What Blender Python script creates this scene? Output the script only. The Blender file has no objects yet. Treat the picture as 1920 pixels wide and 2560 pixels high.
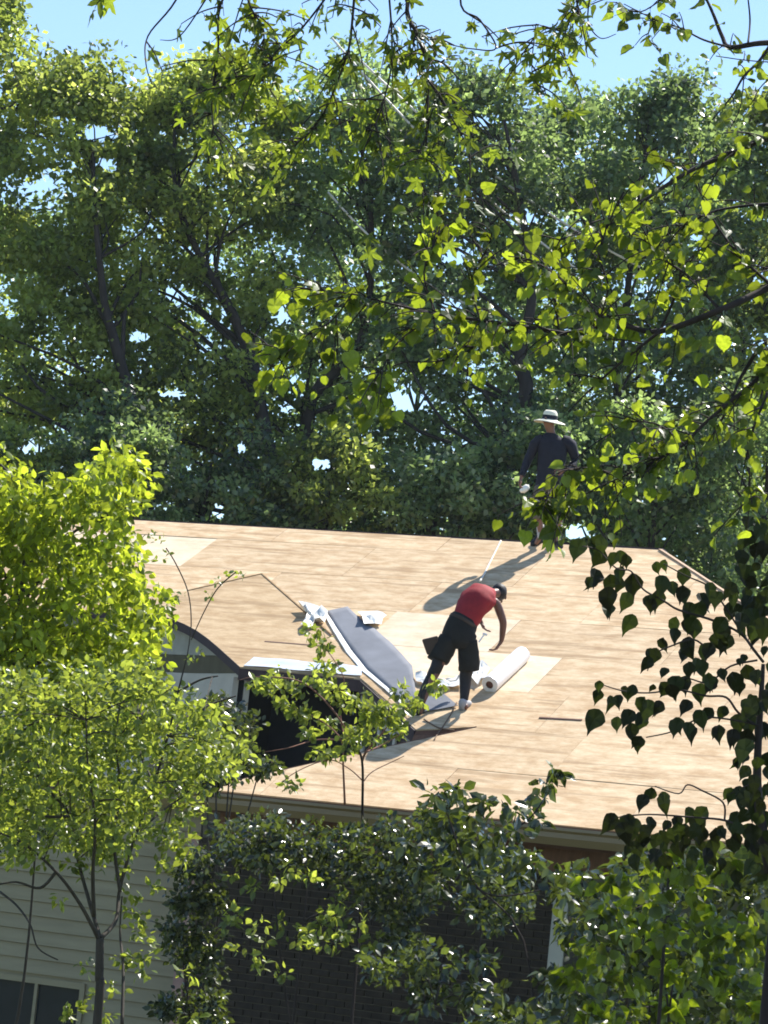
import bpy, bmesh, math, random
import numpy as np
from math import sin, cos, tan, atan, radians, pi, sqrt
from mathutils import Vector as V, Matrix
rng = np.random.default_rng(7)
random.seed(7)
sc = bpy.context.scene
# ------------------------------------------------------------------ camera
F, ROLL, HY = 7500.0, radians(6.0), 2100.0
PITCH = atan((HY - 1280) * cos(ROLL) / F)
EYE = V((0, 0, 3.2))
fw = V((0, cos(PITCH), sin(PITCH))); up0 = V((0, -sin(PITCH), cos(PITCH))); rt0 = V((1, 0, 0))
cam_up = up0 * cos(ROLL) - rt0 * sin(ROLL)
cam_rt = rt0 * cos(ROLL) + up0 * sin(ROLL)
cd = bpy.data.cameras.new('camera'); cam = bpy.data.objects.new('camera', cd)
sc.collection.objects.link(cam); sc.camera = cam
cd.sensor_fit = 'VERTICAL'; cd.sensor_height = 36.0; cd.lens = F * 36.0 / 2560.0
cd.clip_start = 0.5; cd.clip_end = 3000
m = Matrix.Identity(4)
for i in range(3):
    m[i][0] = cam_rt[i]; m[i][1] = cam_up[i]; m[i][2] = -fw[i]; m[i][3] = EYE[i]
cam.matrix_world = m
# ------------------------------------------------------------------ light
SUN = V((0.370, 0.439, 0.819)).normalized()      # towards the sun
sun_el = math.asin(SUN.z); sun_az = math.atan2(SUN.x, SUN.y)
w = bpy.data.worlds.new('World'); sc.world = w; w.use_nodes = True
nt = w.node_tree; bg = nt.nodes['Background']
sky = nt.nodes.new('ShaderNodeTexSky'); sky.sky_type = 'NISHITA'; sky.sun_disc = False
sky.sun_elevation = sun_el; sky.sun_rotation = sun_az
sky.air_density = 1.0; sky.dust_density = 0.1; sky.ozone_density = 3.5
nt.links.new(sky.outputs[0], bg.inputs[0]); bg.inputs[1].default_value = 0.115
sl = bpy.data.lights.new('sun', 'SUN'); so = bpy.data.objects.new('sun', sl); sc.collection.objects.link(so)
sl.energy = 5.0; sl.angle = radians(0.53); sl.color = (1.0, 0.95, 0.87)
so.rotation_euler = (-SUN).to_track_quat('-Z', 'Y').to_euler(); so.location = (10, 10, 40)
sc.view_settings.view_transform = 'Standard'; sc.view_settings.look = 'None'
sc.view_settings.gamma = 1.0; sc.view_settings.exposure = 0.9
sc.view_settings.use_curve_mapping = False
HAZE = .00019
sc.cycles.filter_width = 1.8
sc.cycles.volume_bounces = 0; sc.cycles.max_bounces = 8; sc.cycles.transmission_bounces = 4; sc.cycles.diffuse_bounces = 4

# ------------------------------------------------------------------ helpers
def ray(x, y):
    X, Y = x - 960.0, y - 1280.0
    return fw + cam_rt * (X / F) - cam_up * (Y / F)
def at(x, y, depth):
    r = ray(x, y); return EYE + r * (depth / r.y)
ROT, PP = radians(26), radians(28)
e_ = V((cos(ROT), -sin(ROT), 0)); dh = V((-sin(ROT), -cos(ROT), 0)); zz = V((0, 0, 1))
d_ = dh * cos(PP) - zz * sin(PP); nP = e_.cross(-d_).normalized()
if nP.z < 0: nP = -nP
O = at(1350, 1370, 38.0)
def on(x, y, lift=0.0):
    r = ray(x, y); o = O + nP * lift
    return EYE + r * ((nP.dot(o - EYE)) / nP.dot(r))
def st(x, y):
    q = on(x, y) - O; return q.dot(e_), q.dot(d_)
def P(s, t, lift=0.0): return O + e_ * s + d_ * t + nP * lift
def H(s, r, z): return V((O.x, O.y, 0)) + e_ * s + dh * r + zz * z     # house plan coordinates, absolute z
def wallpt(x, y, r):
    rr = ray(x, y); o = H(0, r, 0); k = dh.dot(o - EYE) / dh.dot(rr); p = EYE + rr * k
    return (p - o).dot(e_), p.z
def roofz(r): return O.z - r * tan(PP)
HM = Matrix((( e_.x, -dh.x, 0, O.x), (e_.y, -dh.y, 0, O.y), (0, 0, 1, 0), (0, 0, 0, 1)))   # house frame: x=e, y=-dh
RM = Matrix((( e_.x, -d_.x, nP.x, O.x), (e_.y, -d_.y, nP.y, O.y), (e_.z, -d_.z, nP.z, O.z), (0, 0, 0, 1)))  # roof frame
HMi, RMi = HM.inverted(), RM.inverted()
WM = {}
def tag(o, label=None, cat=None, group=None, kind=None):
    for k, v in (('label', label), ('category', cat), ('group', group), ('kind', kind)):
        if v: o[k] = v
    return o
def place(o, parent, M):
    sc.collection.objects.link(o); WM[o.name] = M
    if parent is not None:
        o.parent = parent; o.matrix_basis = WM[parent.name].inverted() @ M
    else: o.matrix_basis = M
    return o
def empty(name, loc, label=None, cat=None, group=None, M=None):
    o = bpy.data.objects.new(name, None); o.empty_display_size = .2
    place(o, None, M if M is not None else Matrix.Translation(loc)); return tag(o, label, cat, group)
class MB:
    def __init__(s): s.v = []; s.f = []; s.sm = False
    def quad(s, *p):
        n = len(s.v); s.v += [tuple(q) for q in p]; s.f.append(tuple(range(n, n + len(p)))); return s
    def hexa(s, b, t):                # bottom four, top four points
        n = len(s.v); s.v += [tuple(q) for q in b] + [tuple(q) for q in t]; k = len(b)
        s.f.append(tuple(n + i for i in reversed(range(k)))); s.f.append(tuple(n + k + i for i in range(k)))
        for i in range(k):
            j = (i + 1) % k; s.f.append((n + i, n + j, n + k + j, n + k + i))
        return s
    def box(s, c, ax, ay, az):        # centre and half-axis vectors
        c, ax, ay, az = V(c), V(ax), V(ay), V(az)
        return s.hexa([c - ax - ay - az, c + ax - ay - az, c + ax + ay - az, c - ax + ay - az],
                      [c - ax - ay + az, c + ax - ay + az, c + ax + ay + az, c - ax + ay + az])
    def hbox(s, s0, s1, r0, r1, z0, z1):    # in house coordinates
        return s.box(H((s0 + s1) / 2, (r0 + r1) / 2, (z0 + z1) / 2), e_ * ((s1 - s0) / 2), -dh * ((r1 - r0) / 2), zz * ((z1 - z0) / 2))
    def tube(s, pts, rad, n=6, cap=True):
        pts = [V(p) for p in pts]; k = len(pts)
        if not hasattr(rad, '__len__'): rad = [rad] * k
        b = len(s.v); ref = V((.3, .9, .2)).normalized()
        for i, p in enumerate(pts):
            d = (pts[min(i + 1, k - 1)] - pts[max(i - 1, 0)]).normalized()
            u = d.cross(ref)
            if u.length < .05: u = d.cross(V((1, 0, 0)))
            u.normalize(); v = d.cross(u)
            for j in range(n):
                a = 2 * pi * j / n; s.v.append(tuple(p + (u * cos(a) + v * sin(a)) * rad[i]))
        for i in range(k - 1):
            for j in range(n):
                s.f.append((b + i * n + j, b + i * n + (j + 1) % n, b + (i + 1) * n + (j + 1) % n, b + (i + 1) * n + j))
        if cap:
            s.f.append(tuple(b + j for j in reversed(range(n)))); s.f.append(tuple(b + (k - 1) * n + j for j in range(n)))
        return s
    def build(s, name, mat, parent=None, M=None, smooth=False, kind=None):
        M = M if M is not None else (WM[parent.name] if parent is not None else Matrix.Identity(4))
        Mi = M.inverted()
        me = bpy.data.meshes.new(name); me.from_pydata([tuple(Mi @ V(p)) for p in s.v], [], s.f)
        if smooth:
            me.polygons.foreach_set('use_smooth', [True] * len(me.polygons))
        me.materials.append(mat); me.update()
        o = bpy.data.objects.new(name, me); place(o, parent, M); tag(o, kind=kind); return o

def smooth_line(pts, n=4):
    """Catmull-Rom through points (Vectors)."""
    out = []; k = len(pts)
    for i in range(k - 1):
        p0, p1, p2, p3 = pts[max(i - 1, 0)], pts[i], pts[i + 1], pts[min(i + 2, k - 1)]
        for j in range(n):
            t = j / n
            out.append(.5 * ((2 * p1) + (p2 - p0) * t + (2 * p0 - 5 * p1 + 4 * p2 - p3) * t * t + (3 * p1 - p0 - 3 * p2 + p3) * t ** 3))
    out.append(pts[-1].copy()); return out

# ------------------------------------------------------------------ materials
def new_mat(name):
    m = bpy.data.materials.new(name); m.use_nodes = True; t = m.node_tree
    return m, t, t.nodes['Principled BSDF'], t.nodes['Material Output']
def N(t, kind, **kw):
    n = t.nodes.new(kind)
    for k, v in kw.items(): setattr(n, k, v)
    return n
def ramp(t, src, stops):
    r = N(t, 'ShaderNodeValToRGB'); els = r.color_ramp.elements
    while len(els) < len(stops): els.new(.5)
    for el, (p, c) in zip(els, stops): el.position = p; el.color = (*c, 1) if len(c) == 3 else c
    t.links.new(src, r.inputs[0]); return r.outputs[0]
def noise(t, scale, sx=(1, 1, 1), detail=4, rough=.6, coord='Object', rand=False):
    tc = N(t, 'ShaderNodeTexCoord'); mp = N(t, 'ShaderNodeMapping'); mp.inputs['Scale'].default_value = sx
    t.links.new(tc.outputs[coord], mp.inputs[0])
    if rand:
        oi = N(t, 'ShaderNodeObjectInfo'); mu = N(t, 'ShaderNodeMath', operation='MULTIPLY'); mu.inputs[1].default_value = 37.
        t.links.new(oi.outputs['Random'], mu.inputs[0]); t.links.new(mu.outputs[0], mp.inputs['Location'])
    n = N(t, 'ShaderNodeTexNoise'); n.inputs['Scale'].default_value = scale; n.inputs['Detail'].default_value = detail
    n.inputs['Roughness'].default_value = rough
    t.links.new(mp.outputs[0], n.inputs['Vector']); return n.outputs['Fac']
def mix(t, fac, a, b, mode='MIX'):
    n = N(t, 'ShaderNodeMix', data_type='RGBA', blend_type=mode)
    for s_, v in ((0, fac), (6, a), (7, b)):
        if hasattr(v, 'is_linked'): t.links.new(v, n.inputs[s_])
        elif s_ == 0: n.inputs[0].default_value = v
        else: n.inputs[s_].default_value = (*v, 1)
    return n.outputs[2]
def bump(t, b, h, strength=.3, dist=.01):
    n = N(t, 'ShaderNodeBump'); n.inputs['Strength'].default_value = strength; n.inputs['Distance'].default_value = dist
    t.links.new(h, n.inputs['Height']); t.links.new(n.outputs[0], b.inputs['Normal'])
def plain(name, col, rough=.7, var=.25, scale=6, sx=(1, 1, 1), metal=0, spec=.4, bmp=.2, rand=True):
    m, t, b, o = new_mat(name)
    n = noise(t, scale, sx, rand=rand)
    lo = tuple(c * (1 - var) for c in col); hi = tuple(min(1, c * (1 + var)) for c in col)
    t.links.new(ramp(t, n, [(.3, lo), (.7, hi)]), b.inputs['Base Color'])
    b.inputs['Roughness'].default_value = rough; b.inputs['Metallic'].default_value = metal
    b.inputs['Specular IOR Level'].default_value = spec
    if bmp: bump(t, b, n, bmp, .01)
    return m
def plywood(name, a, bb, dark, streak=.55, satu=1):
    m, t, b, o = new_mat(name)
    oi = N(t, 'ShaderNodeObjectInfo')
    n1 = noise(t, 1.0, (2.6, 8, 1), 5, .72, rand=True)      # grain along the sheet
    n2 = noise(t, 1.0, (3.2, 7.0, 1), 6, .72, rand=True)       # cloudy veneer figure
    n3 = noise(t, 1.0, (.45, 7, 1), 4, .6, rand=True)        # weather streaks
    n4 = noise(t, 30, (1, 5, 1), 2, .5)
    base = ramp(t, n2, [(.38, a), (.50, tuple((x + y) / 2 for x, y in zip(a, bb))), (.64, bb)])
    base = mix(t, ramp(t, n1, [(.46, (0, 0, 0)), (.66, (.4, .4, .4))]), base, dark)
    base = mix(t, ramp(t, n3, [(.55, (0, 0, 0)), (.61, (streak * .8,) * 3), (.70, (streak,) * 3)]), base, tuple(c * .78 for c in dark))
    base = mix(t, ramp(t, n4, [(.4, (.10, .10, .10)), (.7, (0, 0, 0))]), base, (.2, .13, .07))
    hv = N(t, 'ShaderNodeHueSaturation'); mr = N(t, 'ShaderNodeMapRange'); mr.inputs[3].default_value = .9; mr.inputs[4].default_value = 1.08
    t.links.new(oi.outputs['Random'], mr.inputs[0]); t.links.new(mr.outputs[0], hv.inputs['Value']); t.links.new(base, hv.inputs['Color'])
    hv.inputs['Saturation'].default_value = satu
    t.links.new(hv.outputs[0], b.inputs['Base Color']); b.inputs['Roughness'].default_value = .82
    b.inputs['Specular IOR Level'].default_value = .25
    bump(t, b, n1, .35, .008); return m
def leaf_mat(name, dark, mid, light, tr, trfac=.45, rough=.42, spec=.5):
    """value per leaf = fract(attribute 'var' + object random)"""
    m, t, b, o = new_mat(name)
    at_ = N(t, 'ShaderNodeAttribute', attribute_name='var'); oi = N(t, 'ShaderNodeObjectInfo')
    ad = N(t, 'ShaderNodeMath', operation='ADD'); fr = N(t, 'ShaderNodeMath', operation='FRACT')
    t.links.new(at_.outputs['Fac'], ad.inputs[0]); t.links.new(oi.outputs['Random'], ad.inputs[1]); t.links.new(ad.outputs[0], fr.inputs[0])
    c = ramp(t, fr.outputs[0], [(0, dark), (.5, mid), (.97, light)])
    t.links.new(c, b.inputs['Base Color']); b.inputs['Roughness'].default_value = rough; b.inputs['Specular IOR Level'].default_value = spec
    tl = N(t, 'ShaderNodeBsdfTranslucent')
    c2 = ramp(t, fr.outputs[0], [(0, tuple(x * .35 for x in tr)), (.55, tuple(x * .8 for x in tr)), (1, tuple(min(1, x * 1.35) for x in tr))])
    c2 = mix(t, 1.0, c2, ramp(t, noise(t, 4.5, detail=3, rand=True), [(.3, (.62, .66, .5)), (.6, (1, 1, 1))]), 'MULTIPLY')
    t.links.new(c2, tl.inputs['Color'])
    ms = N(t, 'ShaderNodeMixShader'); ms.inputs[0].default_value = trfac
    t.links.new(b.outputs[0], ms.inputs[1]); t.links.new(tl.outputs[0], ms.inputs[2]); t.links.new(ms.outputs[0], o.inputs['Surface'])
    return m
M_ply = plywood('weathered_plywood', (.51, .345, .19), (.73, .565, .365), (.39, .25, .13), .62)
M_ply2 = plywood('fresh_plywood', (.68, .53, .36), (.80, .67, .50), (.58, .42, .26), .12)
M_ply3 = plywood('tan_plywood', (.46, .31, .165), (.65, .485, .295), (.36, .23, .115), .62)
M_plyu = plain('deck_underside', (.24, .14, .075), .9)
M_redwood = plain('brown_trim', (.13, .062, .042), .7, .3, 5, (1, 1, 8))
M_soffit = plain('brown_soffit', (.17, .085, .05), .8, .3, 3, (6, 1, 1))
M_gutter = plain('tan_gutter', (.25, .18, .085), .45, .12, 2, (.3, 1, 1), spec=.5, bmp=.05)
M_valley = plain('tan_batten', (.33, .21, .10), .8)
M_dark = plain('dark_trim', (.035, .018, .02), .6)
M_black = plain('recess_shade_black', (.012, .014, .016), .9, bmp=0)  # near-black wall colour standing in for the deep shade of the recess
M_white = plain('white_paint', (.50, .48, .40), .6, .12, 3)
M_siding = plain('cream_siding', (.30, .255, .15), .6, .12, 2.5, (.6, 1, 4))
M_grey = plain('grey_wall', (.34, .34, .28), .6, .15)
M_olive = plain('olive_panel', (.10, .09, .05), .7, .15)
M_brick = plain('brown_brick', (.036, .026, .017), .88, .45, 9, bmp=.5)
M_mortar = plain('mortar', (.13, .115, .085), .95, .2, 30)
M_metal = plain('aluminium_flashing', (.84, .88, .92), .4, .06, 4, (1, 6, 1), metal=.4, bmp=.1)
M_membrane = plain('grey_underlayment', (.20, .21, .235), .85, .13, 3, spec=.15, bmp=.35)
M_film = plain('white_release_film', (.86, .85, .80), .4, .05, 5, bmp=.3)
M_rollm = plain('silver_roll', (.80, .80, .82), .32, .05, 3, spec=.6, bmp=.1)
M_core = plain('cardboard_core', (.16, .07, .05), .9)
M_rope = plain('pale_rope', (.75, .70, .60), .8, .1)
M_rope2 = plain('dark_rope', (.16, .10, .06), .8, .1)
M_bark = plain('grey_brown_bark', (.032, .028, .026), .92, .4, 7, (1, 1, .25), bmp=.6)
M_bark2 = plain('dark_bark', (.038, .028, .026), .9, .4, 12, (1, 1, .25), bmp=.4)
M_bark3 = plain('young_bark', (.05, .04, .03), .85, .35, 12, (1, 1, .3), bmp=.4)
M_redtwig = plain('reddish_twig', (.22, .10, .07), .8, .3, 12)
M_cable = plain('pale_cable', (.72, .68, .62), .5, .1)
M_glass = plain('window_glass', (.02, .025, .03), .08, .1, bmp=0)
M_ground, t, b, o_ = new_mat('lawn_ground')
nn = noise(t, .6, detail=6); t.links.new(ramp(t, nn, [(.3, (.035, .05, .018)), (.55, (.06, .075, .025)), (.75, (.11, .085, .05))]), b.inputs['Base Color'])
b.inputs['Roughness'].default_value = .95; bump(t, b, noise(t, 9), .6, .05)
L_bg = leaf_mat('woodland_leaf', (.025, .045, .016), (.075, .12, .03), (.26, .30, .09), (.66, .80, .14), .52, .36, .6)  # palest stop paints highlights into some leaves, in both woodland greens
L_bg2 = leaf_mat('woodland_leaf_blue', (.022, .044, .024), (.055, .10, .048), (.21, .26, .14), (.48, .66, .20), .48, .34, .8)
L_lime = leaf_mat('lime_leaf', (.09, .14, .015), (.16, .22, .02), (.26, .31, .03), (.62, .72, .05), .6, .42, .5)
L_sap = leaf_mat('sapling_leaf', (.06, .10, .02), (.12, .17, .03), (.22, .25, .06), (.50, .58, .07), .52, .36, .6)
L_red = leaf_mat('heart_leaf', (.025, .05, .012), (.06, .10, .02), (.13, .17, .035), (.44, .54, .03), .5, .42, .45)
L_star = leaf_mat('star_leaf', (.035, .06, .018), (.065, .10, .022), (.12, .16, .035), (.38, .48, .035), .48, .4, .5)
L_dark = leaf_mat('shaded_plum_leaf', (.016, .012, .008), (.018, .022, .008), (.035, .048, .012), (.06, .085, .012), .2, .5, .22)  # purplish green, darkened in colour to stand for canopy shade
L_vine = leaf_mat('vine_leaf', (.010, .016, .006), (.022, .036, .012), (.13, .15, .07), (.20, .26, .03), .30, .27, .8)  # palest stop paints glints into some leaves
L_shrub = leaf_mat('shrub_leaf', (.014, .022, .006), (.026, .042, .009), (.07, .10, .015), (.42, .52, .02), .46, .34, .5)

# ------------------------------------------------------------------ leaves
def tmpl(kind):
    if kind == 'quad': v = [(0, 0, 0), (.34, .45, .05), (0, 1, 0), (-.34, .5, .05)]; f = [(0, 1, 2, 3)]
    elif kind == 'oval':
        v = [(0, 0, 0), (.26, .28, .07), (.27, .6, .06), (0, 1, -.06), (-.27, .6, .06), (-.26, .28, .07), (0, .5, 0)]
        f = [(0, 1, 6), (1, 2, 6), (2, 3, 6), (3, 4, 6), (4, 5, 6), (5, 0, 6)]
    elif kind == 'heart':
        h = [(0, .06, 0), (.16, -.04, .03), (.38, .02, .07), (.5, .25, .1), (.44, .5, .09), (.26, .76, .05), (0, 1.02, -.07)]
        v = h + [(-x, y, z) for x, y, z in h[5:0:-1]] + [(0, .42, -.01)]
        f = [(i, (i + 1) % 12, 12) for i in range(12)]
    elif kind[:5] == 'heart':
        q = {'1': (.04, .30, -.20), '2': (-.03, .05, -.34), '3': (.10, .42, -.05)}[kind[5]]   # skew, fold, tip droop
        h = [(0, .05), (.13, -.01), (.33, .06), (.45, .26), (.41, .50), (.25, .76), (.09, .90), (0, 1.04), (-.08, .88), (-.27, .72), (-.43, .46), (-.44, .22), (-.31, .03), (-.12, -.02)]
        v = [(x * (1 + .04 * ((i * 7) % 3 - 1)) + q[0] * y, y, abs(x) * q[1] + q[2] * y * y + .03 * ((i * 5) % 3 - 1)) for i, (x, y) in enumerate(h)] + [(q[0] * .4, .42, q[2] * .17)]
        f = [(i, (i + 1) % 14, 14) for i in range(14)]
    elif kind[:5] == 'ovate':
        q = {'1': (.06, .34, -.25), '2': (-.08, .12, -.42), '3': (.02, .50, .12)}[kind[5]]
        h = [(0, 0), (.17, .06), (.33, .20), (.39, .36), (.33, .55), (.20, .74), (.07, .90), (0, 1.12), (-.06, .88), (-.18, .72), (-.34, .53), (-.37, .34), (-.32, .18), (-.15, .05)]
        v = [(x * (1 + .07 * ((i * 7) % 3 - 1)) + q[0] * sin(y * 2.4), y, abs(x) * q[1] + q[2] * y * y + .03 * ((i * 5) % 3 - 1)) for i, (x, y) in enumerate(h)] + [(q[0] * .9, .42, q[2] * .17)]
        f = [(i, (i + 1) % 14, 14) for i in range(14)]
    elif kind[:5] == 'lobed':
        q = {'1': (.05, -.30), '2': (-.08, -.10), '3': (.02, .22)}[kind[5]]; v = []
        for i, (a, r) in enumerate([(-180, .10), (-125, .55), (-98, .27), (-72, .66), (-60, .86), (-48, .62), (-30, .33), (-14, .72), (0, 1.0), (12, .70), (31, .30), (50, .60), (64, .80), (76, .55), (100, .25), (128, .48)]):
            a = radians(a + q[0] * 60); v.append((sin(a) * r * .8, .22 + cos(a) * r * .85, r * r * q[1] + .05 * (i % 2)))
        v.append((0, .22, .02)); f = [(i, (i + 1) % 16, 16) for i in range(16)]
    elif kind == 'star':
        v = []; 
        for i, (a, r) in enumerate([(-180, .12), (-128, .62), (-100, .26), (-62, .86), (-34, .30), (0, 1.0), (34, .30), (62, .86), (100, .26), (128, .62)]):
            a = radians(a); v.append((sin(a) * r * .85, .22 + cos(a) * r * .85, (r - .3) * -.12 + (.03 if i % 2 else 0)))
        v.append((0, .22, .03)); f = [(i, (i + 1) % 10, 10) for i in range(10)]
    return np.array(v, float), f
T = {k: tmpl(k) for k in ('quad', 'oval', 'heart', 'star') + tuple(a + b for a in ('heart', 'ovate', 'lobed') for b in '123')}
VAR = ('heart', 'ovate', 'lobed')
def frames(dirs, nrm):
    d = dirs / np.linalg.norm(dirs, axis=1, keepdims=True)
    n = nrm - d * np.sum(nrm * d, axis=1, keepdims=True); n /= np.maximum(np.linalg.norm(n, axis=1, keepdims=True), 1e-6)
    x = np.cross(d, n); return x, d, n
def leaf_mesh(name, pos, dirs, nrm, size, kind, mat, parent, stuff=True, var=None):
    if kind in VAR: kind = kind + '1'
    tv, tf = T[kind]; pos = np.asarray(pos, float); n = len(pos)
    x, y, z = frames(np.asarray(dirs, float), np.asarray(nrm, float)); size = np.broadcast_to(size, (n,))
    wid = rng.uniform(.8, 1.15, n)
    o_par = np.array(WM[parent.name].translation) if parent is not None else np.zeros(3)
    vv = (tv[None, :, 0, None] * x[:, None] * wid[:, None, None] + tv[None, :, 1, None] * y[:, None] + tv[None, :, 2, None] * z[:, None]) * size[:, None, None] + (pos - o_par)[:, None]
    k = len(tv); vv = vv.reshape(-1, 3)
    fs = np.array(tf); nf, q = fs.shape
    idx = (fs[None] + (np.arange(n) * k)[:, None, None]).reshape(-1)
    me = bpy.data.meshes.new(name); me.vertices.add(len(vv)); me.vertices.foreach_set('co', vv.ravel())
    me.loops.add(len(idx)); me.loops.foreach_set('vertex_index', idx.astype(np.int32))
    me.polygons.add(n * nf); me.polygons.foreach_set('loop_start', (np.arange(n * nf) * q).astype(np.int32))
    me.update(calc_edges=True)
    a = me.attributes.new('var', 'FLOAT', 'POINT'); a.data.foreach_set('value', np.repeat(rng.random(n) if var is None else var, k).astype(np.float32))
    me.materials.append(mat); o = bpy.data.objects.new(name, me)
    place(o, parent, WM[parent.name].copy() if parent is not None else Matrix.Identity(4))
    if stuff: o['kind'] = 'stuff'
    return o
SH = {}
def leaf_objs(pos, dirs, nrm, size, kind, mat, parent):
    for kd in ([kind + c for c in '123'] if kind in VAR else [kind]):
        if (kd, mat.name) in SH: continue
        tv, tf = T[kd]; me = bpy.data.meshes.new(kind + '_leaf'); me.from_pydata([tuple(q) for q in tv], [], tf); me.materials.append(mat); SH[(kd, mat.name)] = me
    x, y, z = frames(np.asarray(dirs, float), np.asarray(nrm, float)); size = np.broadcast_to(size, (len(pos),))
    for i in range(len(pos)):
        kd = kind + '123'[i % 3] if kind in VAR else kind
        o = bpy.data.objects.new('leaf', SH[(kd, mat.name)]); s = float(size[i])
        M = Matrix(((x[i][0] * s, y[i][0] * s, z[i][0] * s, pos[i][0]), (x[i][1] * s, y[i][1] * s, z[i][1] * s, pos[i][1]), (x[i][2] * s, y[i][2] * s, z[i][2] * s, pos[i][2]), (0, 0, 0, 1)))
        sc.collection.objects.link(o); o.parent = parent; o.matrix_basis = WM[parent.name].inverted() @ M
def foliage(name, pos, dirs, nrm, size, kind, mat, parent, nobj=300):
    """the biggest leaves are objects, the rest one mesh"""
    pos, dirs, nrm = map(lambda a: np.asarray(a, float), (pos, dirs, nrm)); size = np.broadcast_to(size, (len(pos),)).copy()
    px = project(pos); inv = (px[:, 0] > -20) & (px[:, 0] < 1940) & (px[:, 1] > -20) & (px[:, 1] < 2580)
    order = np.argsort(-(size / pos[:, 1] * inv) ); a, b2 = order[:nobj], order[nobj:]
    leaf_objs(pos[a], dirs[a], nrm[a], size[a], kind, mat, parent)
    if len(b2): leaf_mesh(name, pos[b2], dirs[b2], nrm[b2], size[b2], kind, mat, parent)
def project(pos):
    q = np.asarray(pos) - np.array(EYE); dz = q @ np.array(fw)
    return np.stack([960 + F * (q @ np.array(cam_rt)) / dz, 1280 - F * (q @ np.array(cam_up)) / dz], 1)
def unit(n): a = rng.normal(size=(n, 3)); return a / np.linalg.norm(a, axis=1, keepdims=True)
def inpoly(px, poly):
    x, y = px[:, 0], px[:, 1]; r = np.zeros(len(px), bool); k = len(poly)
    for i in range(k):
        x1, y1 = poly[i]; x2, y2 = poly[(i + 1) % k]
        if y1 == y2: continue
        c = ((y1 > y) != (y2 > y)) & (x < (x2 - x1) * (y - y1) / (y2 - y1) + x1); r ^= c
    return r
def atn(px, depth):
    r = np.array(fw)[None] + np.array(cam_rt)[None] * ((px[:, 0] - 960) / F)[:, None] - np.array(cam_up)[None] * ((px[:, 1] - 1280) / F)[:, None]
    return np.array(EYE) + r * (depth / r[:, 1])[:, None]
CV = {'v': None}
def clumps(centres, rad, per, lsize, updir=.5, droop=-.3):
    """leaves gathered round clump centres: shells that are denser on top"""
    c = np.asarray(centres, float); n = len(c); rad = np.broadcast_to(rad, (n,))
    idx = np.repeat(np.arange(n), per); k = len(idx); u = unit(k)
    rr = rng.random(k) ** .45; off = u * rr[:, None] * rad[idx][:, None]; off[:, 2] = off[:, 2] * .62 + .12 * rad[idx]
    p = c[idx] + off; d = unit(k) * .8 + u * .6; d[:, 2] += droop
    nm = unit(k) * .75; nm[:, 2] += updir
    cv = rng.random(n); CV['v'] = (cv[idx] * .72 + rng.random(k) * .3) % 1.0
    return p, d, nm, rng.uniform(.65, 1.35, k) * lsize
exec_order = []
# ------------------------------------------------------------------ ground
mb = MB(); g = 60
mb.quad((-900, -60, 0), (900, -60, 0), (900, 1600, 0), (-900, 1600, 0))
tag(mb.build('ground', M_ground), kind='structure')

# ------------------------------------------------------------------ house
house = empty('house', None, 'house with its roof stripped to bare plywood decking above brown brick and cream siding', 'house', M=HM.copy())
EAVE_T = 7.58; RE = EAVE_T * cos(PP); ZE = roofz(RE)
arch_px = [(600, 1672), (585, 1658), (566, 1641), (545, 1622), (520, 1601), (492, 1581), (462, 1565), (430, 1552), (395, 1543), (350, 1536), (300, 1532), (240, 1530), (180, 1530), (110, 1532), (40, 1536), (-60, 1545), (-200, 1560)]
archst = [st(x, y) for x, y in arch_px]
deck = [(-8.5, -.14), (1.57, -.14), (3.08, 1.30), (8.6, 6.35), (8.6, EAVE_T), (-.86, EAVE_T), (-.58, 7.35), (1.49, 5.45), (.86, 5.66), (-.4, 4.45)] + archst + [(-8.5, archst[-1][1])]
rows = [-.14, .36, 1.38, 2.40, 3.42, 4.45, 5.48, 6.52, EAVE_T]
seams = [[-6.1, -3.7, -1.3, 1.1], [-6.85, -4.5, -2.15, .2, 2.4], [-7.6, -5.2, -3.0, -.75, 1.5, 3.7], [-6.6, -4.3, -2.1, -.9, .75, 2.9, 5.2],
         [-7.3, -5.0, -2.7, -.5, 1.70, 4.0, 6.3], [.0, 2.2, 4.5, 6.8], [.55, 2.80, 5.1, 7.3], [-.1, 1.75, 4.0, 6.2]]
fresh = [(-5.5, .9), (-.1, 2.9), (.6, 3.9)]
bm = bmesh.new()
fc = bm.faces.new([bm.verts.new((s, -t_, 0)) for s, t_ in deck])
def cut(bm, sel, co, no):
    fs = [f for f in bm.faces if sel(f)]
    geom = fs + list({e for f in fs for e in f.edges}) + list({v for f in fs for v in f.verts})
    bmesh.ops.bisect_plane(bm, geom=geom, plane_co=co, plane_no=no)
bmesh.ops.triangulate(bm, faces=bm.faces[:]); bmesh.ops.dissolve_limit(bm, angle_limit=.01, verts=bm.verts[:], edges=bm.edges[:]) if False else None
tris = [[tuple(v.co) for v in f.verts] for f in bm.faces]; bm.free()
def clip_half(poly, a, b, c):     # keep a*x+b*y<=c
    out = []
    for i in range(len(poly)):
        p, q = poly[i], poly[(i + 1) % len(poly)]; dp, dq = a * p[0] + b * p[1] - c, a * q[0] + b * q[1] - c
        if dp <= 0: out.append(p)
        if dp * dq < 0: k = dp / (dp - dq); out.append((p[0] + (q[0] - p[0]) * k, p[1] + (q[1] - p[1]) * k))
    return out
G = .0025
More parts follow.
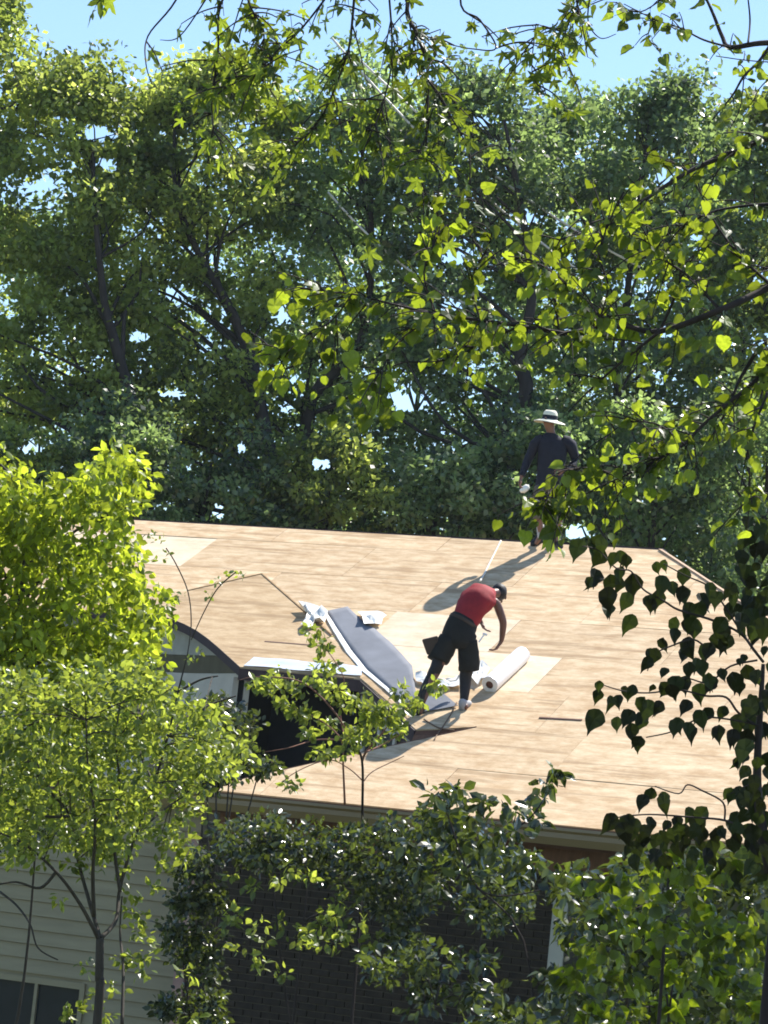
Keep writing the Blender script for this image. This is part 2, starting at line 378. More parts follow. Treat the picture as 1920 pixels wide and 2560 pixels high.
for ri in range(len(rows) - 1):
    t0, t1 = rows[ri], rows[ri + 1]; ss = [-9] + seams[ri] + [9]
    for ci in range(len(ss) - 1):
        s0, s1 = ss[ci], ss[ci + 1]; b2 = bmesh.new(); any_ = False
        for tr in tris:
            pl = [(p[0], p[1]) for p in tr]
            for hp in ((1, 0, s1 - G), (-1, 0, -s0 - G), (0, -1, t1 - G), (0, 1, -t0 - G)):
                pl = clip_half(pl, *hp)
                if len(pl) < 3: break
            if len(pl) >= 3:
                ar = abs(sum(pl[i][0] * pl[(i + 1) % len(pl)][1] - pl[(i + 1) % len(pl)][0] * pl[i][1] for i in range(len(pl)))) / 2
                if ar > 1e-5:
                    b2.faces.new([b2.verts.new((x, y, 0)) for x, y in pl]); any_ = True
        if not any_: b2.free(); continue
        bmesh.ops.remove_doubles(b2, verts=b2.verts[:], dist=1e-4)
        if len(b2.faces) > 1: bmesh.ops.dissolve_faces(b2, faces=b2.faces[:])
        for f in b2.faces:
            if f.normal.z < 0: f.normal_flip()
        ret = bmesh.ops.extrude_face_region(b2, geom=b2.faces[:])
        lift = .016 + rng.uniform(-.002, .003)
        for v in [g_ for g_ in ret['geom'] if isinstance(g_, bmesh.types.BMVert)]:
            v.co.z += lift + .0016 * sin(v.co.x * 3)
        bmesh.ops.recalc_face_normals(b2, faces=b2.faces[:])
        me = bpy.data.meshes.new('plywood_sheet'); b2.to_mesh(me); b2.free()
        isf = any(s0 < a < s1 and t0 < c < t1 for a, c in fresh)
        tan_ = (s1 < -.2 and 1.4 < t0 < 4.4)
        me.materials.append(M_ply2 if isf else M_ply)
        o = bpy.data.objects.new('plywood_sheet', me); place(o, house, RM.copy())
        if isf: o['label'] = 'paler fresh plywood sheet'
# rafters/under-deck
mb = MB(); pts = [P(s, t_, -.004) for s, t_ in deck]; pb = [p - nP * .05 for p in pts]
mb.hexa(pb, pts); o = mb.build('deck_base', M_plyu, house)
bm = bmesh.new(); bm.from_mesh(o.data); bmesh.ops.triangulate(bm, faces=[f for f in bm.faces if len(f.verts) > 4]); bm.to_mesh(o.data); bm.free()
# ridge, hip and back slope
mb = MB(); a, b_ = P(-8.5, -.14), P(1.60, -.14)
mb.hexa([a - zz * .12, b_ - zz * .12, b_ - zz * .12 - dh * .16, a - zz * .12 - dh * .16], [a + zz * .035, b_ + zz * .035, b_ + zz * .03 - dh * .16, a + zz * .03 - dh * .16]); mb.build('ridge_board', M_dark, house)
mb = MB(); c_, d2 = P(3.08, 1.30), P(8.6, 6.35)
for p, q in ((b_, c_), (c_, d2)):
    off = (q - p).cross(zz).normalized() * -.05
    mb.hexa([p - zz * .14, q - zz * .14, q - zz * .14 - off, p - zz * .14 - off], [p + zz * .022, q + zz * .022, q + zz * .02 - off, p + zz * .02 - off])
mb.build('hip_board', plain('hip_wood', (.42, .28, .18), .8), house)
mb = MB(); mb.hexa([H(-8.5, -.3, 0), H(1.5, -.3, 0), H(1.5, -.6, 0), H(-8.5, -.6, 0)], [H(-8.5, -.3, roofz(0) - .25), H(1.5, -.3, roofz(0) - .25), H(1.5, -.6, roofz(0) - .4), H(-8.5, -.6, roofz(0) - .4)])
mb.build('rear_wall', M_grey, house)
mb = MB(); a, b_ = H(-8.5, -.13, roofz(-.13) - .05), H(1.5, -.13, roofz(-.13) - .05)
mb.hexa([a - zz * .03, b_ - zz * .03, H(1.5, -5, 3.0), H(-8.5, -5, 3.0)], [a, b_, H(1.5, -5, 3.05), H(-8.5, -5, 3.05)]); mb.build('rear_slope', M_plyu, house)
# eave: fascia, gutter, soffit
mb = MB(); mb.hbox(-.86, 8.6, RE - .03, RE, ZE - .22, ZE - .005); mb.build('fascia', M_redwood, house)
prof = [(0, -.015), (.022, -.004), (.145, -.004), (.15, -.035), (.12, -.06), (.125, -.11), (.085, -.185), (0, -.185)]
mb = MB(); S0, S1 = -1.25, 8.6
nseg = 1
n0 = len(mb.v)
for s in (S0, S1):
    for r, z in prof: mb.v.append(tuple(H(s, RE + .004 + r, ZE + z - .01)))
k = len(prof)
for i in range(k): mb.f.append((i, (i + 1) % k, k + (i + 1) % k, k + i))
mb.f.append(tuple(reversed(range(k)))); mb.f.append(tuple(range(k, 2 * k)))
mb.build('gutter', M_gutter, house)
mb = MB()
for s in np.arange(-.5, 8.5, .8): mb.hbox(s, s + .02, RE + .13, RE + .138, ZE - .05, ZE - .012)
mb.build('gutter_hanger', M_dark, house, kind='stuff')
WR = RE - .5
mb = MB(); mb.hbox(-.86, 8.6, WR, RE - .03, ZE - .215, ZE - .195); mb.build('soffit', M_soffit, house)
mb = MB(); mb.hbox(-.8, 8.6, WR - .002, WR + .03, ZE - .47, ZE - .217); mb.build('frieze_board', M_soffit, house)
# --- front wall: brick field between its corner and the white trim
sL, zt = wallpt(500, 2110, WR); sR, _z = wallpt(1372, 2400, WR); sE = 8.6
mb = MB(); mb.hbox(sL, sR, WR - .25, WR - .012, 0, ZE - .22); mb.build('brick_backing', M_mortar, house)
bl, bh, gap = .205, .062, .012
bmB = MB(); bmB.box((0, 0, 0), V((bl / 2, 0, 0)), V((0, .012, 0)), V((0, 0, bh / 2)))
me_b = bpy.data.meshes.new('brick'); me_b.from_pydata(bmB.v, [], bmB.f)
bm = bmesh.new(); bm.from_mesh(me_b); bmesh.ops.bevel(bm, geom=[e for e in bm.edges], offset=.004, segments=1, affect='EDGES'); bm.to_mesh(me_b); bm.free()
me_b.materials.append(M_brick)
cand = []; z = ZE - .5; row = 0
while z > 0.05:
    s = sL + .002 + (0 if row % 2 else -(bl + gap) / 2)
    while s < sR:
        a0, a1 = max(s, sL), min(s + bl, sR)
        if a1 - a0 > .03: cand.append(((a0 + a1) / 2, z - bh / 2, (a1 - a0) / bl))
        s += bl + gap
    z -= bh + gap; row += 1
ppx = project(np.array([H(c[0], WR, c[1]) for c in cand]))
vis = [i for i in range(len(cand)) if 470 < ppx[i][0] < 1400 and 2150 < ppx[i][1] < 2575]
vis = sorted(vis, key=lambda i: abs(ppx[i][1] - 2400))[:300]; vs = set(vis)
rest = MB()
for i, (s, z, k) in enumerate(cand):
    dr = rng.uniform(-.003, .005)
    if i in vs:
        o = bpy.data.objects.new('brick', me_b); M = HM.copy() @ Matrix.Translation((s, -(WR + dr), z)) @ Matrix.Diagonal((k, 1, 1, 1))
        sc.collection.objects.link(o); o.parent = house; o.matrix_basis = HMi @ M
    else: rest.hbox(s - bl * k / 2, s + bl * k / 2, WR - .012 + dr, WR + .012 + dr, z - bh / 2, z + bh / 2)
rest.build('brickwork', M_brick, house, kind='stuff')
# corner board, trims, wall right of the brick
mb = MB(); mb.hbox(sL - .13, sL - .003, WR - .05, WR + .03, 0, ZE - .48); mb.build('corner_board', plain('pink_board', (.36, .22, .18), .7, .2), house)
mb = MB(); mb.hbox(sR + .003, sR + .165, WR - .05, WR + .04, 0, ZE - .5); mb.build('window_trim', M_white, house)
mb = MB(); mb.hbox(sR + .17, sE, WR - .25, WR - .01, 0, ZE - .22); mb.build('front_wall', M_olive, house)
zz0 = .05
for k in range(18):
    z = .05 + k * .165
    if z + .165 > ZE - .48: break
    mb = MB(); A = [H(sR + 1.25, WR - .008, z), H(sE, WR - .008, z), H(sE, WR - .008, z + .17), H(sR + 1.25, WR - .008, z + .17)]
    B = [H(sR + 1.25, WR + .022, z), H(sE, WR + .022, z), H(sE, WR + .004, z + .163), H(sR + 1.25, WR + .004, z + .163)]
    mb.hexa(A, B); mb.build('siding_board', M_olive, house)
mb = MB(); mb.hbox(sR + 1.14, sR + 1.245, WR - .02, WR + .04, 0, ZE - .5); mb.build('window_trim', M_white, house)
win = MB(); win.hbox(sR + .172, sR + 1.135, WR - .005, WR + .012, .9, ZE - .55); wn = win.build('window', M_glass, house)
mb = MB(); mb.hbox(sR + .64, sR + .68, WR + .013, WR + .03, .9, ZE - .55); mb.hbox(sR + .172, sR + 1.135, WR + .014, WR + .028, 1.9, 1.94); mb.build('muntin', M_olive, wn)
# --- left low wing: cream siding
LR = WR - .35
s0, s1 = -4.6, sL - .135
zt = 3.36
mb = MB(); mb.hbox(s0, s1, LR - .2, LR - .01, 0, zt); mb.build('side_wall', M_siding, house)
wb0, wb1 = wallpt(-60, 2470, LR)[0], wallpt(205, 2470, LR)[0]; wz = wallpt(150, 2462, LR)[1]
z = .03; bd = .16
while z < zt - .05:
    rg = [(s0, s1)] if z > wz - .02 else [(s0, wb0), (wb1, s1)]
    for a0, a1 in rg:
        mb = MB(); mb.hexa([H(a0, LR - .008, z), H(a1, LR - .008, z), H(a1, LR - .008, z + bd), H(a0, LR - .008, z + bd)],
                           [H(a0, LR + .026, z), H(a1, LR + .026, z), H(a1, LR + .002, z + bd - .006), H(a0, LR + .002, z + bd - .006)])
        mb.build('siding_board', M_siding, house)
    z += bd
mb = MB(); mb.hbox(wb0, wb1, LR - .005, LR + .004, .3, wz - .02); wn = mb.build('window', M_glass, house)
mb = MB(); mb.hbox(wb0 - .03, wb1 + .06, LR + .005, LR + .05, wz - .02, wz + .05); mb.hbox(wb1, wb1 + .06, LR + .006, LR + .048, .3, wz - .02); mb.hbox((wb0 + wb1) / 2 + .1, (wb0 + wb1) / 2 + .14, LR + .006, LR + .04, .3, wz - .02)
mb.build('frame', M_siding, wn)
mb = MB(); mb.hbox(s0 - .1, s1 + .1, 3.9, LR + .25, zt, zt + .12); mb.build('low_roof', M_redwood, house)
# --- curved wall under the swept edge of the deck on the left
GR = 4.40 * cos(PP); sK = archst[0][0]
def poly_panel(name, pts, z0, z1, mat):
    mb = MB(); mb.hexa([P(a, b2, z0) for a, b2 in pts], [P(a, b2, z1) for a, b2 in pts]); o = mb.build(name, mat, house, M=RM.copy())
    bm = bmesh.new(); bm.from_mesh(o.data); bmesh.ops.triangulate(bm, faces=[f for f in bm.faces if len(f.verts) > 4]); bmesh.ops.recalc_face_normals(bm, faces=bm.faces[:]); bm.to_mesh(o.data); bm.free(); return o
poly_panel('valley_panel', [st(655, 1440), st(760, 1535), st(1040, 1818), (-.4, 4.445)] + [(a, b2 - .004) for a, b2 in archst[:8]] + [st(445, 1488), st(505, 1470), st(560, 1452), st(610, 1443)], .0207, .024, M_ply3)
for nm_, a_, b_3 in (('valley_strip', (655, 1439), (830, 1592)), ('valley_strip', (655, 1439), (470, 1481))):
    a_, b_3 = P(*st(*a_), .027), P(*st(*b_3), .027); dd_ = (b_3 - a_) / 2; mb = MB(); mb.box((a_ + b_3) / 2, dd_, dd_.normalized().cross(nP) * .008, nP * .006); mb.build(nm_, M_valley, house)
ax3 = [P(a, b2) for a, b2 in archst]
def curve_wall(name, drop0, drop1, back, thick, mat, zabs0=None, zabs1=None, i0=0, i1=None):
    """a wall following the swept edge, hung below it"""
    mb = MB(); pts = ax3[i0:i1]; k = len(pts); off = []
    for i in range(k):
        d = pts[min(i + 1, k - 1)] - pts[max(i - 1, 0)]; n_ = V((d.y, -d.x, 0)).normalized()
        if n_.y < 0: n_ = -n_
        off.append(n_)
    for i in range(k - 1):
        q = []
        for lo in (True, False):
            for j, th in ((i, 0), (i + 1, 0), (i + 1, thick), (i, thick)):
                p = pts[j] + off[j] * (back + th); z = p.z - (drop1 if lo else drop0)
                if lo and zabs0 is not None: z = min(zabs0, pts[j].z - drop0 - .002)
                if not lo and zabs1 is not None: z = min(z, zabs1)
                q.append(V((p.x, p.y, z)))
        mb.hexa(q[:4], q[4:])
    return mb.build(name, mat, house)
curve_wall('arch_fascia', -.024, .085, -.012, .03, M_dark)
pz = on(480, 1625).z - .02
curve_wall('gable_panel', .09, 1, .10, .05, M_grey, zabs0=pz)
curve_wall('gable_panel', .09, 1, .11, .05, M_olive, zabs0=pz - .22, zabs1=pz - .003)  # olive band: the shaded part of the wall given as colour
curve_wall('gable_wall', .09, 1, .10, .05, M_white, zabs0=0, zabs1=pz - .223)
mb = MB(); mb.tube([ax3[0] - zz * .1 + V((-.05, .08, 0)), V((ax3[0].x - .10, ax3[0].y + .06, 0))], .05, 4); mb.build('corner_board', M_white, house)
mb = MB(); p = on(400, 1720); mb.hbox(sK - 1.25, sK - .98, 3.2, 3.6, 0, 3.9); mb.build('window', M_glass, house)
# side wall of the wing and the shaded recess behind
mb = MB(); mb.hbox(sK - .02, 1.2, 2.9, 3.0, 0, roofz(3.0) - .12); mb.build('recess_wall', M_black, house)  # recess shade is in the wall colour
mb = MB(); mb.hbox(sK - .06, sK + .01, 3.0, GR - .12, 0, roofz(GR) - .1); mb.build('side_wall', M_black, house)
# fascia along the notch edges
def edge_board(a, b2, h, mat, name, out=.02, top=.006):
    a3, b3 = P(*a), P(*b2); dirn = (b3 - a3); nrm = dirn.cross(zz).normalized() * out; mb = MB()
    mb.hexa([a3 - zz * h, b3 - zz * h, b3 - zz * h + nrm, a3 - zz * h + nrm], [a3 + zz * top, b3 + zz * top, b3 + zz * top + nrm, a3 + zz * top + nrm]); return mb.build(name, mat, house)
edge_board((archst[0][0], archst[0][1] + .004), (-.4, 4.454), .13, M_dark, 'fascia', out=.025)
edge_board((-.4, 4.452), (.86, 5.662), .14, M_dark, 'fascia', out=.025)
edge_board((.86, 5.662), (1.49, 5.452), .30, M_redwood, 'fascia', out=.02, top=-.004)
# wall with a window below the valley edge
a3, b3 = P(-.45, 4.45), P(.95, 5.70); dv = (b3 - a3).normalized(); dvh = V((dv.x, dv.y, 0)).normalized(); sd = dvh.cross(zz).normalized()
if sd.y > 0: sd = -sd
def bwall(k0, k1, up0_, up1_, o0, o1, mat, name, par=None, lab=None):
    mb = MB(); A = a3.lerp(b3, k0); B = a3.lerp(b3, k1)
    f = lambda p, o, h: V((p.x, p.y, p.z)) - sd * .12 + sd * o - zz * h
    mb.hexa([f(A, o1, up1_), f(B, o1, up1_), f(B, o0, up1_), f(A, o0, up1_)], [f(A, o1, up0_), f(B, o1, up0_), f(B, o0, up0_), f(A, o0, up0_)])
    return mb.build(name, mat, par or house)
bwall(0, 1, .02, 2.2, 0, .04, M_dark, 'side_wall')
bwall(.02, 1, .14, .24, .042, .07, M_grey, 'frieze_board')
wn = bwall(.12, .55, .32, .9, .042, .05, M_glass, 'window')
for k0 in (.10, .32, .55): bwall(k0, k0 + .035, .28, .95, .051, .075, M_white, 'frame', wn)
bwall(.10, .585, .26, .31, .052, .08, M_white, 'frame', wn)
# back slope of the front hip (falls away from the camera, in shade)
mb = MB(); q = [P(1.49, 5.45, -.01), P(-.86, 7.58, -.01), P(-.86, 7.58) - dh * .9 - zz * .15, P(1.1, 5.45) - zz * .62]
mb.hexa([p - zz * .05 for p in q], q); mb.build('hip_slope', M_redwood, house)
mb = MB(); mb.hexa([P(1.5, 5.44) - zz * .02, P(.86, 5.67) - zz * .02, P(.70, 5.9) - zz * .5, P(1.2, 5.9) - zz * .35], [P(1.5, 5.44) - zz * .005, P(.86, 5.67) - zz * .005, P(.70, 5.88) - zz * .48, P(1.2, 5.88) - zz * .33]); mb.build('valley_board', M_soffit, house)
# hip edge strip
edge_board((-.86, 7.58), (1.49, 5.45), .05, M_redwood, 'hip_trim', out=.02, top=.018)

# ------------------------------------------------------------------ things lying on the roof
def sheet(name, pxs, lift, mat, label, cat, parent=None, amp=.01, thick=.004, sub=8):
    """a thin flexible sheet over the deck, from a quad of outline pixels, with ripples"""
    q = [V((*st(*p), 0)) for p in pxs]; mb = MB(); n = sub
    for lay in (0, 1):
        for j in range(n + 1):
            for i in range(n + 1):
                u, v = i / n, j / n
                p = (q[0] * (1 - u) + q[1] * u) * (1 - v) + (q[3] * (1 - u) + q[2] * u) * v
                h = lift + amp * (.5 + .5 * sin(p.x * 9 + p.y * 4 + sum(pxs[0]))) * (1 + .4 * sin(p.y * 23)) + (thick if lay else 0)
                mb.v.append(tuple(P(p.x, p.y, h)))
    k = (n + 1) ** 2
    for j in range(n):
        for i in range(n):
            f = (j * (n + 1) + i, j * (n + 1) + i + 1, (j + 1) * (n + 1) + i + 1, (j + 1) * (n + 1) + i)
            mb.f.append(tuple(reversed(f))); mb.f.append(tuple(k + x for x in f))
    ed = [i for i in range(n + 1)] + [j * (n + 1) + n for j in range(1, n + 1)] + [n * (n + 1) + i for i in range(n - 1, -1, -1)] + [j * (n + 1) for j in range(n - 1, 0, -1)]
    for a, b2 in zip(ed, ed[1:] + ed[:1]): mb.f.append((a, b2, k + b2, k + a))
    o = mb.build(name, mat, parent, M=RM.copy(), smooth=False)
    bm = bmesh.new(); bm.from_mesh(o.data); bmesh.ops.recalc_face_normals(bm, faces=bm.faces[:]); bm.to_mesh(o.data); bm.free()
    if label: tag(o, label, cat)
    return o
sheet('flashing', [(636, 1650), (905, 1674), (905, 1697), (610, 1671)], .034, M_metal, 'shiny crumpled metal flashing along the roof edge above the dark recess', 'flashing', amp=.010, sub=16)
# valley membrane: main strip with one curled edge
vs_ = empty('valley_underlayment', on(930, 1640), 'long grey membrane strip laid down the roof valley beside the bent worker', 'underlayment')
strip = [(816, 1533), (842, 1576), (877, 1630), (917, 1680), (966, 1722), (1012, 1766)]
strir = [(870, 1522), (903, 1554), (941, 1580), (984, 1618), (1031, 1670), (1042, 1748)]
def ribbon(name, L, R, lift, mat, parent, amp=.006, nn=6, thick=.004, lf=None):
    mb = MB(); Ls, Rs = [V((*st(*p), 0)) for p in L], [V((*st(*p), 0)) for p in R]
    Ls, Rs = [[a.lerp(b, j / 4) for a, b in zip(q, q[1:]) for j in range(4)] + [q[-1]] for q in (Ls, Rs)]; k = len(Ls)
    for lay in (0, 1):
        for j in range(k):
            for i in range(nn + 1):
                u = i / nn; p = Ls[j].lerp(Rs[j], u); h = lift + amp * sin(p.x * 7 + p.y * 11) + (lf(u, j / (k - 1)) if lf else 0) + thick * lay
                mb.v.append(tuple(P(p.x, p.y, h)))
    m_ = k * (nn + 1)
    for j in range(k - 1):
        for i in range(nn):
            f = (j * (nn + 1) + i, j * (nn + 1) + i + 1, (j + 1) * (nn + 1) + i + 1, (j + 1) * (nn + 1) + i)
            mb.f.append(f); mb.f.append(tuple(m_ + x for x in reversed(f)))
    ed = list(range(nn + 1)) + [j * (nn + 1) + nn for j in range(1, k)] + [(k - 1) * (nn + 1) + i for i in range(nn - 1, -1, -1)] + [j * (nn + 1) for j in range(k - 2, 0, -1)]
    for a, b2 in zip(ed, ed[1:] + ed[:1]): mb.f.append((a, b2, m_ + b2, m_ + a))
    o = mb.build(name, mat, parent, M=RM.copy() if parent is None else None, smooth=True)
    bm = bmesh.new(); bm.from_mesh(o.data); bmesh.ops.recalc_face_normals(bm, faces=bm.faces[:]); bm.to_mesh(o.data); bm.free(); return o
ribbon('membrane', strip, strir, .027, M_membrane, vs_, amp=.003)
ribbon('curled_edge', [(810, 1541), (832, 1581), (866, 1637), (908, 1686), (961, 1728), (1008, 1771)], [(817, 1536), (843, 1577), (878, 1631), (918, 1681), (967, 1723), (1013, 1767)], .029, M_film, vs_, amp=.002)
sheet('underlayment_offcut', [(1062, 1738), (1112, 1742), (1146, 1772), (1048, 1788)], .03, M_membrane, 'small grey membrane offcut flat on the plywood at the bent worker\'s feet', 'underlayment', amp=.006)
def paper(name, pxs, label, seed, h=.06):
    rs = np.random.default_rng(seed); c = V((*st(sum(p[0] for p in pxs) / len(pxs), sum(p[1] for p in pxs) / len(pxs)), 0))
    mb = MB(); rings = 4; ol = [V((*st(*p), 0)) for p in pxs]; k = len(ol) * 2
    oo = []
    for i in range(len(ol)): oo += [ol[i], ol[i].lerp(ol[(i + 1) % len(ol)], .5) + V((rs.uniform(-.02, .02), rs.uniform(-.02, .02), 0))]
    for lay in (0, 1):
        mb.v.append(tuple(P(c.x, c.y, .04 + h * .7 + .004 * lay))); 
        for r in range(1, rings + 1):
            for i in range(k):
                p = c.lerp(oo[i], r / rings); mb.v.append(tuple(P(p.x, p.y, .035 + abs(rs.normal(0, h * .55)) * (1 if lay == 0 else 1) if lay == 0 else 0)))
    m_ = 1 + rings * k
    for r in range(rings):
        for i in range(k):
            a, b2 = 1 + r * k + i, 1 + r * k + (i + 1) % k; mb.v[m_ + a] = tuple(V(mb.v[a]) + nP * .004)
    def rf(base, rev):
        for i in range(k):
            f = (base, base + 1 + i, base + 1 + (i + 1) % k); mb.f.append(f if rev else tuple(reversed(f)))
            for r in range(rings - 1):
                a, b2 = base + 1 + r * k + i, base + 1 + r * k + (i + 1) % k
                f = (a, a + k, b2 + k, b2); mb.f.append(f if rev else tuple(reversed(f)))
    rf(0, False); rf(m_, True); o = mb.build(name, M_film, None, M=RM.copy(), smooth=True); return tag(o, label, 'packing film', 'crumpled white release film on the roof')
paper('release_film', [(748, 1524), (805, 1528), (822, 1548), (812, 1566), (790, 1570), (772, 1585), (752, 1572), (768, 1560), (782, 1552)], 'crumpled white film at the upper left end of the grey strip', 3, .09)
paper('release_film', [(895, 1538), (945, 1540), (968, 1550), (955, 1570), (925, 1575), (908, 1562)], 'crumpled white film tucked right of the grey strip\'s top', 5, .06)
paper('release_film', [(1040, 1690), (1066, 1700), (1095, 1712), (1140, 1712), (1158, 1702), (1160, 1724), (1110, 1732), (1062, 1722), (1042, 1712)], 'rippled cream film lying between the bent worker\'s legs', 8, .05)
paper('release_film', [(1178, 1672), (1208, 1668), (1226, 1684), (1216, 1708), (1196, 1724), (1180, 1712)], 'bright white film end peeling off the membrane roll', 11, .07)
# membrane roll
ra, rb = on(1224, 1712, .098), on(1306, 1636, .098)
roll = empty('underlayment_roll', ra, 'thick silvery white membrane roll with a dark hollow core, right of the bent worker', 'membrane roll')
mb = MB(); ax = (rb - ra).normalized(); u_ = ax.cross(nP).normalized(); v_ = u_.cross(ax); nseg = 28
prof_r = [(.0, .096), (.004, .099), (.5, .099), (.996, .099), (1, .096)]
for k, rr_ in prof_r:
    c = ra.lerp(rb, k)
    for j in range(nseg):
        a = 2 * pi * j / nseg; r2 = rr_ * (1 + .012 * sin(5 * a + 7 * k)) + .014 * (j / nseg if j < nseg / 2 else 0) * 0
        mb.v.append(tuple(c + (u_ * cos(a) + v_ * sin(a)) * r2))
for r in range(len(prof_r) - 1):
    for j in range(nseg): mb.f.append((r * nseg + j, r * nseg + (j + 1) % nseg, (r + 1) * nseg + (j + 1) % nseg, (r + 1) * nseg + j))
for base, c, sg in ((0, ra, -1), ((len(prof_r) - 1) * nseg, rb, 1)):
    n0 = len(mb.v)
    for j in range(nseg): a = 2 * pi * j / nseg; mb.v.append(tuple(c + ax * .004 * sg + (u_ * cos(a) + v_ * sin(a)) * .045))
    for j in range(nseg):
        f = (base + j, base + (j + 1) % nseg, n0 + (j + 1) % nseg, n0 + j); mb.f.append(f if sg > 0 else tuple(reversed(f)))
mb.build('wrap', M_rollm, roll)
mb = MB(); mb.tube([ra + ax * .012, rb - ax * .012], .046, 16); mb.build('core', M_core, roll)
paper_ = None
# ropes and offcuts
def rope(name, pts, rad, mat, label, cat='rope'):
    mb = MB(); mb.tube(smooth_line([V(p) for p in pts], 5), rad, 6); return tag(mb.build(name, mat, smooth=True), label, cat)
rope('safety_rope', [on(1252, 1352, .03), on(1240, 1376, .02), on(1222, 1412, .02), on(1208, 1440, .04), on(1200, 1452, .2)], .012, M_rope, 'pale safety rope running from the ridge down to the red shirt')
rope('cord', [on(1142, 1756, .05), on(1128, 1784, .02), on(1110, 1812, .02), on(1092, 1838, .02), on(1086, 1850, .02)], .008, M_rope2, 'dark thin cord trailing down from between the worker\'s feet', 'cord')
rope('cord', [on(1060, 1798, .03), on(1075, 1808, .02), on(1098, 1820, .02), on(1135, 1826, .02)], .010, M_rope2, 'short brown cord lying by the dark notch edge', 'cord')
for (x0, y0, x1, y1, lb) in ((1348, 1794, 1455, 1800, 'thin dark wood strip lying on the lower plywood'), (662, 1604, 835, 1618, 'long thin brown strip beside the upper valley'),):
    mb = MB(); a, b2 = on(x0, y0, .022), on(x1, y1, .022); dd = (b2 - a) / 2; mb.box((a + b2) / 2, dd, dd.cross(nP).normalized() * .012, nP * .006); tag(mb.build('wood_strip', M_redwood), lb, 'wood strip')

# ------------------------------------------------------------------ people
def skin_body(name, joints, edges, mat, parent, root, sub=2):
    """joints: name -> (Vector, rx, ry)"""
    names = list(joints); me = bpy.data.meshes.new(name)
    me.from_pydata([tuple(joints[k][0]) for k in names], [(names.index(a), names.index(b)) for a, b in edges], [])
    o = bpy.data.objects.new(name, me); sc.collection.objects.link(o)
    md = o.modifiers.new('skin', 'SKIN'); md.use_smooth_shade = True; md.branch_smoothing = .4
    for i, k in enumerate(names):
        me.skin_vertices[0].data[i].radius = (joints[k][1], joints[k][2]); me.skin_vertices[0].data[i].use_root = (k == root)
    s = o.modifiers.new('sub', 'SUBSURF'); s.levels = sub; s.render_levels = sub
    dg = bpy.context.evaluated_depsgraph_get(); dg.update(); m2 = bpy.data.meshes.new_from_object(o.evaluated_get(dg))
    bpy.data.objects.remove(o); bpy.data.meshes.remove(me); m2.name = name; m2.materials.clear(); m2.materials.append(mat)
    Mi = WM[parent.name].inverted(); m2.transform(Mi); o = bpy.data.objects.new(name, m2); place(o, parent, WM[parent.name].copy()); return o
def loft(name, rings, mat, parent, n=18, wr=.06, seed=0, caps=(True, True), hem=.006):
    """rings: (centre, side vector half-width, front vector half-depth); cloth folds by small waves"""
    mb = MB(); rs = np.random.default_rng(seed); rr = []
    for i in range(len(rings) - 1):
        for j in range(3):
            t = j / 3; rr.append(tuple(a.lerp(b, t) for a, b in zip(rings[i], rings[i + 1])))
    rr.append(rings[-1]); ph = rs.uniform(0, 6, 3)
    for i, (c, a, b) in enumerate(rr):
        for j in range(n):
            q = 2 * pi * j / n; k = 1 + wr * (.5 * sin(3 * q + ph[0] + i * .5) + .5 * sin(5 * q + ph[1] - i * .8) * sin(i * .9 + ph[2])) + rs.normal(0, wr * .12)
            mb.v.append(tuple(c + (a * cos(q) + b * sin(q)) * k))
    for i in range(len(rr) - 1):
        for j in range(n): mb.f.append((i * n + j, i * n + (j + 1) % n, (i + 1) * n + (j + 1) % n, (i + 1) * n + j))
    if caps[0]: mb.f.append(tuple(reversed(range(n))))
    if caps[1]: mb.f.append(tuple((len(rr) - 1) * n + j for j in range(n)))
    o = mb.build(name, mat, parent, smooth=True)
    bm = bmesh.new(); bm.from_mesh(o.data); bmesh.ops.recalc_face_normals(bm, faces=bm.faces[:]); bm.to_mesh(o.data); bm.free(); return o
def blob(name, c, ax, ay, az, mat, parent, nu=16, nv=12, jit=0, cut=None):
    mb = MB(); rs = np.random.default_rng(4)
    for i in range(nv + 1):
        th = pi * i / nv
        for j in range(nu):
            q = 2 * pi * j / nu; k = 1 + rs.normal(0, jit)
            mb.v.append(tuple(V(c) + (ax * (sin(th) * cos(q)) + ay * (sin(th) * sin(q)) + az * cos(th)) * k))
    for i in range(nv):
        for j in range(nu): mb.f.append((i * nu + j, (i + 1) * nu + j, (i + 1) * nu + (j + 1) % nu, i * nu + (j + 1) % nu))
    return mb.build(name, mat, parent, smooth=True)
def shoe(name, heel, toe, up, w, mat, parent):
    d = (toe - heel); sd_ = d.cross(up).normalized() * w; rings = []
    for k, ww, hh in ((-.02, .6, .055), (.15, .95, .075), (.45, 1.0, .060), (.75, 1.08, .042), (.95, .8, .03), (1.04, .4, .018)):
        c = heel + d * k + up * hh; rings.append((c, sd_ * ww, up * hh))
    return loft(name, rings, mat, parent, n=12, wr=.01)
